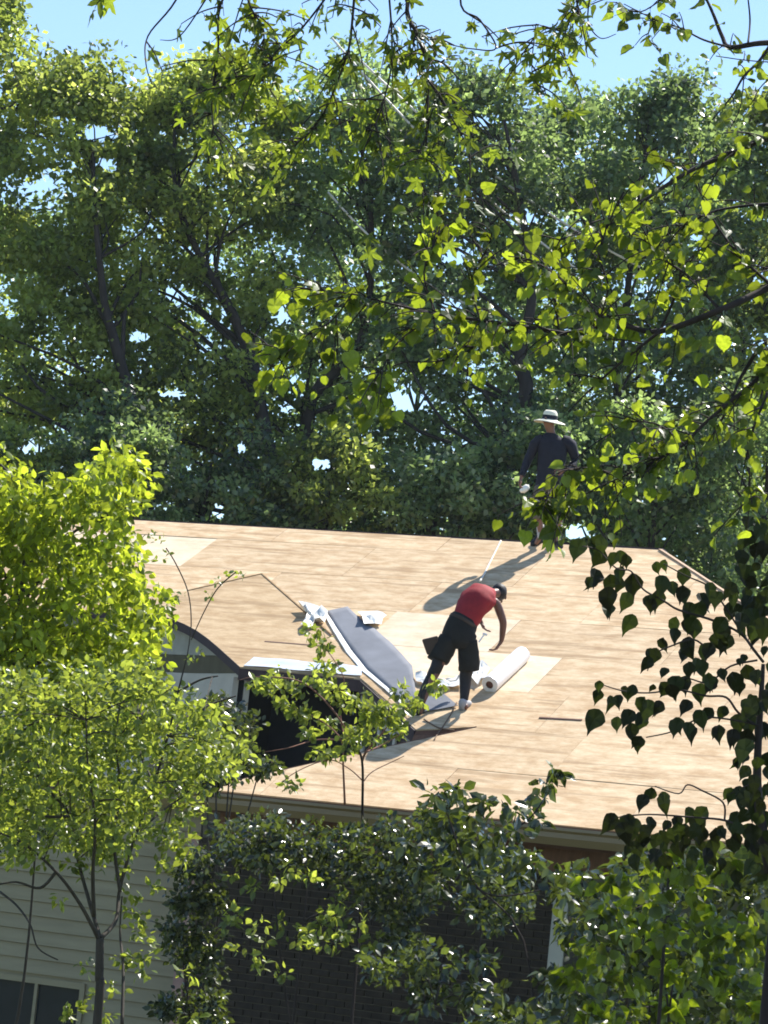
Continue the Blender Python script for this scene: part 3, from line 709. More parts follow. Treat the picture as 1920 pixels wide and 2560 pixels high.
def hand(J, Ed, wrist, palm_dir, side, front, tag_, curl=.6, sc_=1.0):
    """adds palm, four fingers and a thumb to a joint graph"""
    w_ = J[wrist][0]; pd, sd2, fr_ = palm_dir.normalized(), side.normalized(), front.normalized()
    pc = w_ + pd * .055; J[tag_ + 'p'] = (pc, .030, .022); Ed.append((wrist, tag_ + 'p'))
    pk = w_ + pd * .085; J[tag_ + 'k'] = (pk, .034, .018); Ed.append((tag_ + 'p', tag_ + 'k'))
    for i, (o_, ln) in enumerate(((-.030, .070), (-.010, .082), (.010, .078), (.030, .062))):
        a = pk + sd2 * o_ + pd * .018; b_ = a + (pd * cos(curl) + fr_ * sin(curl)) * ln * .5; c_ = b_ + (pd * cos(curl * 2) + fr_ * sin(curl * 2)) * ln * .5
        for nme, p_, r_ in (('a', a, .010), ('b', b_, .009), ('c', c_, .008)): J[f'{tag_}{i}{nme}'] = (p_, r_, r_)
        Ed += [(tag_ + 'k', f'{tag_}{i}a'), (f'{tag_}{i}a', f'{tag_}{i}b'), (f'{tag_}{i}b', f'{tag_}{i}c')]
    a = pc - sd2 * .036 + pd * .005; b_ = a - sd2 * .018 + pd * .032 + fr_ * .012; J[tag_ + 't'] = (a, .012, .012); J[tag_ + 'u'] = (b_, .010, .010)
    Ed += [(tag_ + 'p', tag_ + 't'), (tag_ + 't', tag_ + 'u')]
M_skin = plain('brown_skin', (.23, .115, .075), .5, .1, bmp=0)
M_skin2 = plain('dark_brown_skin', (.15, .07, .052), .45, .1, bmp=0)
M_navy = plain('navy_cloth', (.010, .012, .024), .85, .2, 20)
M_khaki = plain('khaki_cloth', (.11, .10, .075), .9, .2, 20)
M_sock = plain('grey_sock', (.42, .42, .42), .9, .15, 30)
M_blackc = plain('black_cloth', (.009, .0095, .008), .85, .25, 14, bmp=.4)
M_redc = plain('red_cloth', (.27, .014, .02), .8, .15, 16, bmp=.3)
M_hat = plain('straw_hat', (.80, .76, .60), .8, .1, 40)
M_hair = plain('black_hair', (.010, .008, .010), .6, .2, 40)
M_leather = plain('tool_leather', (.045, .03, .02), .7)
M_shoew = plain('grey_shoe', (.36, .36, .38), .7)
RX, UP = rt0, zz
# --- standing worker at the ridge
feet = on(1366, 1366); D0 = feet.y - .05
def j1(x, y, dy=0): return at(x, y, D0 + dy)
man = empty('person', feet, 'worker standing at the ridge in navy long sleeves, shorts and a wide pale hat', 'person', 'roofers at work')
up1 = (j1(1376, 1080) - j1(1370, 1210)).normalized()
X1 = V((1, 0, 0)); Y1 = V((0, 1, 0))
J = {'pel': (j1(1372, 1206), .12, .09), 'spi': (j1(1377, 1165), .12, .085), 'che': (j1(1381, 1122), .145, .10), 'nb': (j1(1380, 1092), .075, .065), 'nk': (j1(1377, 1078), .052, .052),
     'hd0': (j1(1373, 1063, -.02), .066, .075), 'hd1': (j1(1372, 1046, -.01), .076, .088), 'hd2': (j1(1373, 1034), .05, .055),
     'sL': (j1(1348, 1101), .045, .045), 'eL': (j1(1320, 1150, .03), .04, .04), 'wL': (j1(1303, 1192, -.03), .026, .026),
     'sR': (j1(1417, 1105), .045, .045), 'eR': (j1(1439, 1153, .05), .04, .04), 'wR': (j1(1413, 1178, -.14), .026, .026),
     'hL': (j1(1354, 1214), .09, .09), 'kL': (j1(1346, 1275, -.06), .055, .055), 'aL': (j1(1352, 1340), .036, .036), 'fL': (on(1338, 1362, .035), .036, .03),
     'hR': (j1(1391, 1214), .09, .09), 'kR': (j1(1402, 1275, -.05), .055, .055), 'aR': (j1(1393, 1336), .036, .036), 'fR': (on(1392, 1364, .035), .036, .03)}
Ed = [('pel', 'spi'), ('spi', 'che'), ('che', 'nb'), ('nb', 'nk'), ('nk', 'hd0'), ('hd0', 'hd1'), ('hd1', 'hd2'), ('che', 'sL'), ('sL', 'eL'), ('eL', 'wL'), ('che', 'sR'), ('sR', 'eR'), ('eR', 'wR'),
      ('pel', 'hL'), ('hL', 'kL'), ('kL', 'aL'), ('aL', 'fL'), ('pel', 'hR'), ('hR', 'kR'), ('kR', 'aR'), ('aR', 'fR')]
hand(J, Ed, 'wL', V((-.1, -.15, -1)), V((0, 1, 0)), V((1, 0, 0)), 'l', .5)
hand(J, Ed, 'wR', V((-.9, -.3, -.1)), V((0, 0, 1)), V((0, 1, 0)), 'r', .7)
skin_body('body', J, Ed, M_skin, man, 'pel')
hc = J['hd1'][0]; fdir = V((-.45, -.88, 0)).normalized(); fs = fdir.cross(zz).normalized()
blob('nose', hc + fdir * .092 - zz * .018, fs * .016, fdir * .028, zz * .026, M_skin, man, 8, 6)
for s in (-1, 1):
    blob('eye', hc + fdir * .078 + fs * .032 * s + zz * .008, fs * .013, fdir * .012, zz * .008, M_hair, man, 8, 6)
    blob('ear', hc - fdir * .005 + fs * .080 * s - zz * .012, fs * .012, fdir * .022, zz * .034, M_skin, man, 8, 6)
blob('mouth', hc + fdir * .084 - zz * .062, fs * .026, fdir * .010, zz * .008, M_core, man, 8, 6)
blob('hair', hc - fdir * .035 + zz * .02, fs * .079, fdir * .072, zz * .085, M_hair, man, 12, 8)
# shirt
def R3(p, w, d, side=X1, fr=Y1): return (V(p), side * w, fr * d)
tw = V((1, .10, 0)).normalized()
loft('shirt', [R3(j1(1371, 1222), .165, .115, tw), R3(j1(1376, 1190), .17, .12, tw), R3(j1(1378, 1160), .175, .125, tw), R3(j1(1381, 1125), .195, .13, tw), R3(j1(1381, 1103), .20, .115, tw), R3(j1(1380, 1092), .13, .09, tw), R3(j1(1378, 1084), .075, .07, tw)], M_navy, man, wr=.05, seed=1)
def limb(name, pts, mat, par, seed=0, wr=.05, n=12):
    rings = []
    for i, (p, r) in enumerate(pts):
        d = (pts[min(i + 1, len(pts) - 1)][0] - pts[max(i - 1, 0)][0]).normalized(); a = d.cross(V((0, 1, .1))).normalized(); b = d.cross(a).normalized()
        rings.append((p, a * r, b * r))
    return loft(name, rings, mat, par, n=n, wr=wr, seed=seed)
limb('sleeve', [(j1(1356, 1101), .080), (j1(1346, 1103), .078), (j1(1338, 1111), .073), (j1(1330, 1130, .02), .062), (j1(1319, 1151, .03), .055), (j1(1311, 1172), .047), (j1(1304, 1190, -.03), .038)], M_navy, man, 3)
limb('sleeve', [(j1(1405, 1103), .080), (j1(1418, 1106), .082), (j1(1427, 1114), .078), (j1(1434, 1132, .03), .064), (j1(1440, 1153, .05), .056), (j1(1430, 1166, -.04), .050), (j1(1416, 1176, -.12), .038)], M_navy, man, 4)
sh = loft('shorts', [R3(j1(1374, 1200), .158, .11, tw), R3(j1(1373, 1216), .168, .12, tw), R3(j1(1372, 1230), .15, .11, tw)], M_khaki, man, wr=.03, seed=5)
limb('trouser_leg', [(j1(1355, 1218), .098), (j1(1350, 1245, -.03), .092), (j1(1346, 1275, -.06), .082), (j1(1347, 1296, -.04), .078)], M_khaki, man, 6, .08)
limb('trouser_leg', [(j1(1390, 1218), .098), (j1(1397, 1245, -.03), .092), (j1(1402, 1275, -.05), .082), (j1(1400, 1298, -.04), .078)], M_khaki, man, 7, .08)
limb('sock', [(j1(1350, 1312), .052), (j1(1351, 1328), .046), (j1(1352, 1346), .042)], M_sock, man, 8, .03)
limb('sock', [(j1(1397, 1312), .052), (j1(1395, 1328), .046), (j1(1393, 1346), .042)], M_sock, man, 9, .03)
shoe('shoe', on(1354, 1358, .0), on(1330, 1368, .0), nP, .05, M_hair, man)
shoe('shoe', on(1388, 1358, .0), on(1402, 1374, .0), nP, .05, M_hair, man)
# hat
hb = j1(1374, 1053); hup = (zz + V((.02, -.10, 0))).normalized(); hx = hup.cross(V((0, 1, 0))).normalized(); hy = hup.cross(hx)
mb = MB(); nh = 28; pr = [(.205, -.022), (.20, -.012), (.15, .004), (.105, .012), (.098, .03), (.096, .07), (.088, .11), (.062, .140), (.03, .135), (0.001, .130)]
for r, z in pr:
    for j in range(nh): a = 2 * pi * j / nh; mb.v.append(tuple(hb + hx * cos(a) * r + hy * sin(a) * r * 1.08 + hup * (z + .008 * sin(2 * a) * (r > .14))))
for i in range(len(pr) - 1):
    for j in range(nh): mb.f.append((i * nh + j, i * nh + (j + 1) % nh, (i + 1) * nh + (j + 1) % nh, (i + 1) * nh + j))
hat = mb.build('hat', M_hat, man, smooth=True)
mb = MB()
for r, z in ((.101, .014), (.101, .028), (.0985, .05), (.0975, .075)):
    for j in range(nh): a = 2 * pi * j / nh; mb.v.append(tuple(hb + hx * cos(a) * r + hy * sin(a) * r * 1.08 + hup * z))
for i in range(3):
    for j in range(nh): mb.f.append((i * nh + j, i * nh + (j + 1) % nh, (i + 1) * nh + (j + 1) % nh, (i + 1) * nh + j))
mb.build('hat_band', M_navy, hat, smooth=True)
# glove / rag in his hand
c = j1(1312, 1222, -.06); g_ = blob('work_glove', c, X1 * .055, Y1 * .03, (zz + X1 * .5) * .055, M_film, None, 10, 8, .08)
tag(g_, 'white work glove held in the standing worker\'s lowered hand', 'glove')
# --- bent worker
f2 = on(1160, 1775); D1 = f2.y
def j2(x, y, dy=0): return at(x, y, D1 + dy)
man2 = empty('person', f2, 'worker bent over in a red sleeveless top and baggy black shorts, seen from behind', 'person', 'roofers at work')
lf = on(1050, 1786, .03)
J = {'pel': (j2(1151, 1584, .02), .12, .10), 'spi': (j2(1166, 1549, .05), .11, .085), 'che': (j2(1193, 1508, .13), .12, .09), 'nb': (j2(1222, 1485, .27), .06, .06), 'nk': (j2(1236, 1482, .33), .05, .05),
     'hd0': (j2(1245, 1482, .39), .072, .07), 'hd1': (j2(1249, 1487, .46), .076, .07), 'hd2': (j2(1251, 1494, .52), .05, .05),
     'sR': (j2(1240, 1503, .17), .058, .058), 'eR': (j2(1259, 1556, .20), .046, .046), 'wR': (j2(1254, 1604, .26), .030, .030),
     'sL': (j2(1182, 1480, .26), .056, .056), 'eL': (j2(1178, 1520, .45), .042, .042), 'wL': (j2(1200, 1550, .58), .028, .028),
     'hR': (j2(1171, 1596), .095, .095), 'kR': (j2(1166, 1682, .06), .058, .058), 'aR': (j2(1160, 1757, .0), .038, .038), 'fR': (on(1166, 1772, .035), .036, .03),
     'hL': (j2(1126, 1596), .095, .095), 'kL': (j2(1094, 1668, -.02), .058, .058), 'aL': (lf + zz * .14 + V((.01, 0, 0)), .038, .038), 'fL': (lf, .036, .03)}
Ed = [('pel', 'spi'), ('spi', 'che'), ('che', 'nb'), ('nb', 'nk'), ('nk', 'hd0'), ('hd0', 'hd1'), ('hd1', 'hd2'), ('che', 'sL'), ('sL', 'eL'), ('eL', 'wL'), ('che', 'sR'), ('sR', 'eR'), ('eR', 'wR'),
      ('pel', 'hL'), ('hL', 'kL'), ('kL', 'aL'), ('aL', 'fL'), ('pel', 'hR'), ('hR', 'kR'), ('kR', 'aR'), ('aR', 'fR')]
hand(J, Ed, 'wR', V((-.5, .1, -.85)), V((0, 1, 0)), V((-1, 0, .2)), 'r', .75)
hand(J, Ed, 'wL', V((.5, .2, -.8)), V((0, 1, 0)), V((1, 0, 0)), 'l', .7)
skin_body('body', J, Ed, M_skin2, man2, 'pel')
hc = J['hd1'][0]
blob('hair', hc + V((-.012, -.035, .025)), V((.090, 0, -.02)), V((0, .095, 0)), V((.02, 0, .100)), M_hair, man2, 16, 12, .015)
fd2 = V((.35, .55, -.75)).normalized(); blob('nose', hc + fd2 * .088, V((.014, 0, 0)), V((0, .02, 0)), V((0, 0, .02)), M_skin2, man2, 8, 6)
for s in (-1, 1): blob('ear', hc + V((.07 * s, -.01, -.02)), V((.012, 0, 0)), V((0, .02, 0)), V((0, 0, .03)), M_skin2, man2, 8, 6)
# red top: rings perpendicular to the bent spine, wide axis across the back
sw = (J['sR'][0] - J['sL'][0]).normalized(); 
def RB(p, w, d, side, nxt):
    dd = (V(nxt)).normalized(); s_ = (side - dd * side.dot(dd)).normalized(); return (V(p), s_ * w, dd.cross(s_).normalized() * d)
sp = [j2(1153, 1566, .02), j2(1166, 1543, .04), j2(1180, 1520, .07), j2(1194, 1499, .12), j2(1206, 1486, .20), j2(1218, 1483, .26), j2(1229, 1482, .31)]
hipx = (j2(1171, 1590) - j2(1130, 1560)).normalized()
ws = [(.150, .11), (.158, .115), (.175, .12), (.195, .125), (.19, .115), (.12, .085), (.07, .06)]
rings = []
for i, p in enumerate(sp):
    dd = sp[min(i + 1, 6)] - sp[max(i - 1, 0)]; k = min(1, i / 3); rings.append(RB(p, ws[i][0], ws[i][1], hipx.lerp(sw, k), dd))
loft('tank_top', rings, M_redc, man2, n=30, wr=.085, seed=11)
for s, jn in ((1, 'sR'), (-1, 'sL')):
    blob('shoulder_seam', J[jn][0] - sw * .04 * s + zz * .002, sw * .042, V((0, .05, 0)), zz * .055, M_redc, man2, 12, 8)
loft('shorts', [RB(j2(1163, 1546, .035), .160, .118, hipx, sp[1] - sp[0]), RB(j2(1154, 1564, .02), .175, .13, hipx, sp[1] - sp[0]), RB(j2(1149, 1586, .01), .195, .14, hipx.lerp(X1, .4), zz), RB(j2(1148, 1606, .0), .185, .135, X1, zz), RB(j2(1150, 1622), .12, .10, X1, zz)], M_blackc, man2, wr=.05, seed=12)
limb('shorts_leg', [(j2(1124, 1596), .115), (j2(1112, 1618), .122), (j2(1100, 1636), .128), (j2(1094, 1652, -.01), .122)], M_blackc, man2, 13, .09)
limb('shorts_leg', [(j2(1170, 1600), .112), (j2(1171, 1630, .02), .118), (j2(1172, 1655, .03), .122), (j2(1173, 1676, .05), .118)], M_blackc, man2, 14, .10)
limb('legging', [(j2(1100, 1645), .078), (j2(1090, 1672, -.02), .070), (j2(1074, 1702), .062), (lf + zz * .22, .050), (lf + zz * .10, .044)], M_hair, man2, 15, .04)
limb('legging', [(j2(1168, 1668, .05), .076), (j2(1164, 1692, .06), .070), (j2(1162, 1722, .04), .060), (j2(1160, 1746, .01), .048), (j2(1160, 1760), .042)], M_hair, man2, 16, .04)
shoe('shoe', on(1154, 1780), on(1174, 1762), nP, .048, M_shoew, man2)
shoe('shoe', on(1042, 1792), on(1060, 1778), nP, .048, M_hair, man2)
# tool belt, pouch, hammer loop
pch = empty('tool_belt', j2(1090, 1612), 'dark tool belt with a pouch sticking out at the bent worker\'s left hip', 'tool belt')
beltr = [RB(j2(1160, 1551, .03), .170, .128, hipx, sp[1] - sp[0]), RB(j2(1156, 1559, .025), .173, .131, hipx, sp[1] - sp[0])]
loft('belt', beltr, M_leather, pch, wr=.01, n=20)
c = j2(1079, 1614, -.02); mb = MB(); sx_, sy_ = V((.085, 0, .03)), V((0, .05, 0)); sz_ = V((-.03, 0, .085))
mb.hexa([c - sx_ * .8 - sy_ - sz_, c + sx_ * .8 - sy_ - sz_, c + sx_ * .8 + sy_ - sz_, c - sx_ * .8 + sy_ - sz_], [c - sx_ - sy_ * 1.2 + sz_, c + sx_ - sy_ * 1.2 + sz_, c + sx_ + sy_ + sz_, c - sx_ + sy_ + sz_])
o = mb.build('pouch', M_leather, pch)
md = o.modifiers.new('bev', 'BEVEL'); md.width = .015; md.segments = 2
mb = MB(); mb.tube([j2(1197, 1606, .02), j2(1203, 1597, .02), j2(1211, 1586, .02)], .009, 6); mb.tube([j2(1207, 1584, .02), j2(1218, 1588, .02)], .013, 6); mb.build('hammer', M_metal, pch)

# ------------------------------------------------------------------ background woodland
HOLES = [(1012, 1000, 62, 40), (440, 735, 50, 26), (805, 1160, 34, 26), (545, 1275, 26, 30), (700, 780, 26, 34), (1140, 640, 50, 26), (250, 335, 60, 30), (270, 410, 40, 24), (1400, 640, 38, 40), (1310, 545, 46, 24),
         (1130, 770, 44, 34), (1440, 1330, 50, 34), (75, 1120, 46, 22), (350, 838, 44, 18), (430, 985, 44, 20), (1655, 830, 46, 18), (840, 230, 36, 20), (1210, 300, 40, 20), (1660, 440, 30, 28), (1740, 590, 26, 20), (900, 395, 26, 22), (1190, 720, 30, 26), (512, 872, 22, 14), (600, 1120, 18, 22), (1330, 720, 24, 30)]
def carve(p, holes=HOLES):
    px = project(p); keep = np.ones(len(p), bool)
    for x, y, a, b2 in holes:
        rr = ((px[:, 0] - x) / a) ** 2 + ((px[:, 1] - y) / b2) ** 2
        keep &= ~(rr < rng.uniform(.35, 1.3, len(p)))
    return keep
def bg_tree(x, ytop, depth, rx, low, ncl, per, mat, label, trunk=None, lsz=.115, name='broadleaf_tree', rc=(.30, .66), gr='trees behind the house', cat='tree', ygnd=None):
    topp = at(x, ytop, depth); base = V((topp.x, depth, 0)); h = topp.z
    tr = empty(name, base, label, cat, gr)
    cz = (h + low) / 2; rz = (h - low) / 2; c0 = np.array([base.x, depth, cz])
    u = unit(ncl); rad = rng.random(ncl) ** .42
    cen = c0 + u * rad[:, None] * np.array([rx, rx * .85, rz])
    cr = rng.uniform(rc[0], rc[1], ncl)
    ncap = ncl // 4; a_ = rng.uniform(0, 2 * pi, ncap); q_ = rng.uniform(.0, .9, ncap) ** .7
    cen[:ncap] = np.stack([c0[0] + np.cos(a_) * rx * q_, c0[1] + np.sin(a_) * rx * .8 * q_, h - .45 - (h - cz) * (1 - np.sqrt(1 - q_ ** 2)) * .55 - rng.uniform(0, .8, ncap)], 1)
    # limbs
    if trunk is None:
        lean = rng.uniform(-.6, .6); tp = [base, V((base.x + lean * .3, depth, h * .35)), V((base.x + lean, depth + .3, h * .65)), V((base.x + lean * .8, depth, h * .93))]
    else: tp = [base] + [at(px_, py_, depth - .9) for px_, py_ in trunk]
    tl = smooth_line(tp, 5); r0 = .08 + h * .005; rads = [r0 * (1 - .85 * i / (len(tl) - 1)) for i in range(len(tl))]
    mb = MB(); mb.tube(tl, rads, 8); mb.build('trunk', M_bark, tr, smooth=True)
    mb = MB(); sel = rng.permutation(ncl)[:int(ncl * .22)]
    for i in sel:
        ce = V(cen[i]); best = min(range(len(tl)), key=lambda k: abs(tl[k].z - (ce.z - 1.3)) + .05 * (tl[k] - ce).length)
        p0 = tl[best]; mid = p0.lerp(ce, .5) + V(rng.normal(0, .25, 3)) + zz * .1; r1 = min(rads[best] * .5, .05)
        mb.tube(smooth_line([p0, mid, ce], 3), [r1 * (1 - .12 * k) for k in range(7)], 5, cap=False)
    mb.build('limbs', M_bark, tr, smooth=True, kind='stuff')
    p, d, nm, s = clumps(cen, cr, per, lsz, .45, -.25)
    k = carve(p); o = leaf_mesh('crown', p[k], d[k], nm[k], s[k], 'quad', mat, tr, var=CV['v'][k])
    return tr
BT = [(-60, -170, 50, 1.55, 2.5, 75, 370, L_bg, 'tallest tree at the upper left corner, rising out of the frame', [(-60, 1000), (-40, 500), (-60, 0)]),
      (215, 105, 49, 1.75, 3.0, 95, 320, L_bg, 'rounded tree crown second from the left with a dark leaning trunk', [(388, 1200), (345, 1060), (285, 850), (262, 760), (240, 560), (230, 350)]),
      (560, 80, 50, 2.0, 3.0, 110, 320, L_bg, 'tree with a long forked dark trunk left of the centre', [(672, 1300), (668, 1130), (640, 960), (590, 800), (500, 640), (440, 490), (438, 260)]),
      (900, 105, 51, 1.9, 3.2, 95, 280, L_bg2, 'bluish green tree at the middle of the treeline', [(760, 1150), (790, 980), (900, 860), (930, 600), (900, 350)]),
      (1210, 140, 50, 1.8, 5.2, 80, 290, L_bg2, 'sparser bluish tree above the standing worker with sky showing through', [(1290, 1150), (1300, 900), (1330, 720), (1290, 450), (1260, 300)]),
      (1460, 195, 52, 1.7, 3.0, 85, 270, L_bg2, 'lower dark tree to the right of the standing worker', None),
      (1700, 125, 50, 1.8, 3.0, 95, 280, L_bg2, 'tree with a rounded top near the right side of the treeline', None),
      (1990, 150, 51, 1.8, 3.0, 90, 340, L_bg, 'tree cut off by the right edge of the frame', None)]
for (x, yt, dep, rx, low, ncl, per, mt, lb, trk) in BT: bg_tree(x, yt, dep, rx, low, int(ncl * 2.5), int(per * .52), mt, lb, trk)
for x, yt, lb in ((60, 420, 'shaded tree deep behind the upper left crowns'), (420, 330, 'shaded tree deep behind the forked trunk'), (800, 420, 'shaded tree deep behind the middle of the treeline'), (1150, 620, 'shaded tree deep behind the standing worker'), (1560, 400, 'shaded tree deep behind the right treeline'), (1860, 380, 'shaded tree deep behind the far right crowns')):
    bg_tree(x, yt, 59, 2.6, 1.0, 95, 130, L_bg2, lb, None, .14, rc=(.6, 1.0), gr='trees in the second row behind the house')
for x, yt, mt, lb in ((40, 1000, L_bg, 'understory tree behind the lime tree at left'), (330, 930, L_bg2, 'dark understory tree above the left end of the ridge'), (600, 1060, L_bg2, 'dark understory tree above the ridge, left of centre'), (860, 1010, L_bg, 'green bushy tree just above the middle of the ridge'),
                      (1130, 1060, L_bg2, 'dark bushy tree left of the standing worker'), (1360, 960, L_bg2, 'dark bushy tree right behind the standing worker'), (1620, 960, L_bg2, 'dark bushy tree above the right end of the ridge'), (1880, 900, L_bg2, 'dark bushy tree beyond the hip at far right')):
    bg_tree(x, yt, 46.5, 1.5, 1.5, 110, 150, mt, lb, None, .105, name='understory_tree', rc=(.28, .55), gr='bushy trees just beyond the ridge')
# pale cables running through the crowns
for (a, b2, lb) in (((900, 150), (1600, 668), 'upper pale cable slanting down through the treetops'), ((830, 95), (1480, 700), 'middle pale cable slanting down through the treetops'), ((820, 480), (1210, 780), 'lower short pale cable slanting among the leaves')):
    A, B = at(*a, 49.6), at(*b2, 49.2); pts = [A.lerp(B, k / 10) - zz * .25 * (1 - (2 * k / 10 - 1) ** 2) for k in range(11)]
    mb = MB(); mb.tube(pts, .02, 6); tag(mb.build('overhead_cable', M_cable, smooth=True), lb, 'cable', 'cables among the trees')

# ------------------------------------------------------------------ nearer foliage
def poly_points(poly, n, d0, d1, edge=0):
    xs, ys = [p[0] for p in poly], [p[1] for p in poly]; out = []
    while sum(map(len, out)) < n:
        q = np.stack([rng.uniform(min(xs), max(xs), n * 2), rng.uniform(min(ys), max(ys), n * 2)], 1); out.append(q[inpoly(q, poly)])
    q = np.concatenate(out)[:n]; return atn(q, rng.uniform(d0, d1, n))
def branch(mb, pts, r0, r1, n=6, sub=5):
    l = smooth_line(pts, sub); k = len(l); mb.tube(l, [r0 + (r1 - r0) * i / (k - 1) for i in range(k)], n); return l
# lime tree at left
lime_poly = [(-260, 1020), (-60, 1060), (20, 1095), (60, 1150), (120, 1185), (175, 1215), (215, 1150), (285, 1112), (335, 1150), (380, 1195), (388, 1235), (350, 1275), (300, 1300), (330, 1345), (355, 1400), (400, 1440), (420, 1500), (432, 1560), (410, 1610), (420, 1660), (430, 1720), (430, 1800), (330, 1880), (180, 1950), (60, 2040), (-260, 2080)]
lb_ = at(-120, 2560, 21.5); lb_.z = 0
lime = empty('lime_green_tree', lb_, 'bright yellow green leafy tree in front of the house at the left edge', 'tree')
mb = MB(); tl = branch(mb, [lb_, at(-115, 2300, 21.5), at(-100, 1900, 21.5), at(40, 1500, 21.6), at(120, 1250, 21.6)], .09, .025, 8); mb.build('trunk', M_bark3, lime, smooth=True)
cen = poly_points([(x - 12 if x > 0 else x, y + 22) for x, y in lime_poly], 440, 20.4, 22.6); mb = MB()
for c in cen[:70]:
    c = V(c); b0 = min(tl, key=lambda q: abs(q.z - c.z + .5)); branch(mb, [b0, b0.lerp(c, .5) + zz * .08, c], .016, .005, 5, 3)
mb.build('branches', M_bark3, lime, smooth=True, kind='stuff')
p, d, nm, s = clumps(cen, rng.uniform(.13, .25, len(cen)), 56, .070, .4, -.55)
ins = inpoly(project(p), [(x + 14, y - 12) for x, y in lime_poly]); p, d, nm, s = p[ins], d[ins], nm[ins], s[ins]
foliage('crown', p, d, nm, s, 'oval', L_lime, lime)
# slender sapling at lower left with the fork
sb = at(245, 2700, 17); sb.z = 0
sap = empty('forked_sapling', sb, 'slender forked young tree with small leaves in front of the cream siding', 'tree')
mb = MB(); BR = []
tk = branch(mb, [sb, at(243, 2560, 17), at(248, 2440, 17), at(250, 2345, 17)], .030, .024, 8); mb.build('trunk', M_bark3, sap, smooth=True)
mb = MB()
for pts, r in (([(248, 2350), (200, 2260), (140, 2180), (60, 2110), (-20, 2075)], .014), ([(250, 2345), (225, 2260), (195, 2150), (175, 2040), (120, 1970), (85, 1880), (70, 1780)], .014), ([(252, 2345), (290, 2300), (300, 2220), (335, 2100), (385, 1960), (420, 1840), (445, 1730), (468, 1640)], .014),
               ([(235, 2290), (232, 2180), (238, 2060), (220, 1920), (215, 1800)], .014), ([(300, 2230), (285, 2100), (300, 1980), (290, 1850), (300, 1760)], .012), ([(140, 2180), (100, 2220), (40, 2205), (-20, 2215)], .010), ([(0, 2230), (40, 2262), (75, 2310), (95, 2370), (145, 2400)], .008),
               ([(420, 1840), (470, 1790), (530, 1760), (590, 1740)], .010), ([(335, 2100), (380, 2050), (430, 2010), (470, 1985)], .009), ([(385, 1960), (350, 1880), (345, 1790)], .009), ([(445, 1730), (500, 1700), (545, 1690)], .008), ([(175, 2040), (110, 2040), (40, 2010), (-20, 1990)], .010), ([(305, 2560), (308, 2420), (300, 2330), (305, 2240)], .012),
               ([(468, 1640), (478, 1560), (470, 1480), (440, 1410), (415, 1370)], .0035), ([(478, 1600), (510, 1530), (545, 1470), (590, 1430)], .003)):
    dep = 17 + rng.uniform(-.4, .5); P3 = [at(x, y, 17 + (dep - 17) * min(1, i / 2)) for i, (x, y) in enumerate(pts)]; BR.append(branch(mb, P3, r, .004, 6))
mb.build('branches', M_bark3, sap, smooth=True, kind='stuff')
sp_poly = [(-80, 1700), (60, 1690), (240, 1680), (370, 1660), (420, 1640), (430, 1700), (480, 1770), (540, 1810), (600, 1870), (560, 1930), (500, 1985), (470, 2040), (500, 2080), (430, 2110), (380, 2060), (330, 2120), (250, 2150), (150, 2110), (60, 2150), (-80, 2130)]
cen = poly_points(sp_poly, 250, 16.4, 18.2)
xtra = np.array([at(x, y, 17.3) for x, y in ((330, 2240), (350, 2300), (365, 2350), (310, 2180), (470, 2110), (130, 2110), (175, 2160), (240, 2080), (290, 2470), (230, 2500), (180, 2520), (330, 2400), (260, 2540), (400, 2160), (350, 2430), (170, 2540), (480, 2540), (470, 2440), (60, 2130), (20, 2160), (100, 2160), (210, 2190), (420, 2120), (460, 2150), (380, 2220), (345, 2330), (330, 2280), (370, 2390), (300, 2400), (210, 2420), (290, 2150), (150, 2250))])
xt2 = np.array([at(x, y, 17) for x, y in ((395, 1350), (420, 1385), (400, 1400), (380, 1340), (450, 1490), (430, 1500), (545, 1455), (570, 1435), (600, 1440), (525, 1490), (475, 1650), (500, 1640))])
mb = MB()
for c in cen[:90]:
    c = V(c); b0 = min((q for l in BR for q in l[::2]), key=lambda q: (q - c).length); branch(mb, [b0, b0.lerp(c, .5) + zz * .03, c], .005, .002, 4, 2)
mb.build('twigs', M_bark3, sap, kind='stuff')
A_ = clumps(cen, rng.uniform(.09, .17, len(cen)), 40, .046, .5, -.15); B_ = clumps(xtra, rng.uniform(.04, .08, len(xtra)), 14, .05, .5, -.2); C_ = clumps(xt2, .035, 8, .034, .5, -.2)
p, d, nm, s = (np.concatenate(q) for q in zip(A_, B_, C_)); foliage('crown', p, d, nm, s, 'oval', L_sap, sap)
# pale green shrub at far left behind the sapling
# tree in front of the notch
nb = at(905, 2400, 29.5); nb.z = 0
mid = empty('arching_sapling', nb, 'small arching tree with pointed leaves growing up past the gutter into the dark recess', 'tree')
mb = MB(); tk = branch(mb, [nb, at(905, 2200, 29.5), at(906, 2030, 29), at(905, 1900, 26), at(880, 1862, 26)], .018, .009, 7); mb.build('trunk', M_bark2, mid, smooth=True)
mb = MB(); BR = []
for pts, r in (([(905, 1905), (915, 1880), (950, 1840), (990, 1790), (1045, 1755)], .012), ([(880, 1862), (850, 1800), (800, 1740), (740, 1700), (640, 1692), (600, 1700)], .011), ([(880, 1862), (858, 1830), (850, 1760), (860, 1700), (835, 1650), (790, 1590)], .009), ([(862, 2010), (858, 1920), (853, 1850), (800, 1800), (730, 1770)], .011), ([(905, 1950), (870, 1920), (820, 1900), (740, 1930), (690, 1970)], .006),
               ([(905, 1960), (930, 1930), (990, 1900), (1010, 1890)], .005), ([(915, 1880), (960, 1860), (1010, 1830)], .008), ([(853, 1850), (790, 1850), (720, 1870), (660, 1880)], .008)):
    BR.append(branch(mb, [at(x, y, 26 + rng.uniform(-.15, .15)) for x, y in pts], r, .003, 6))
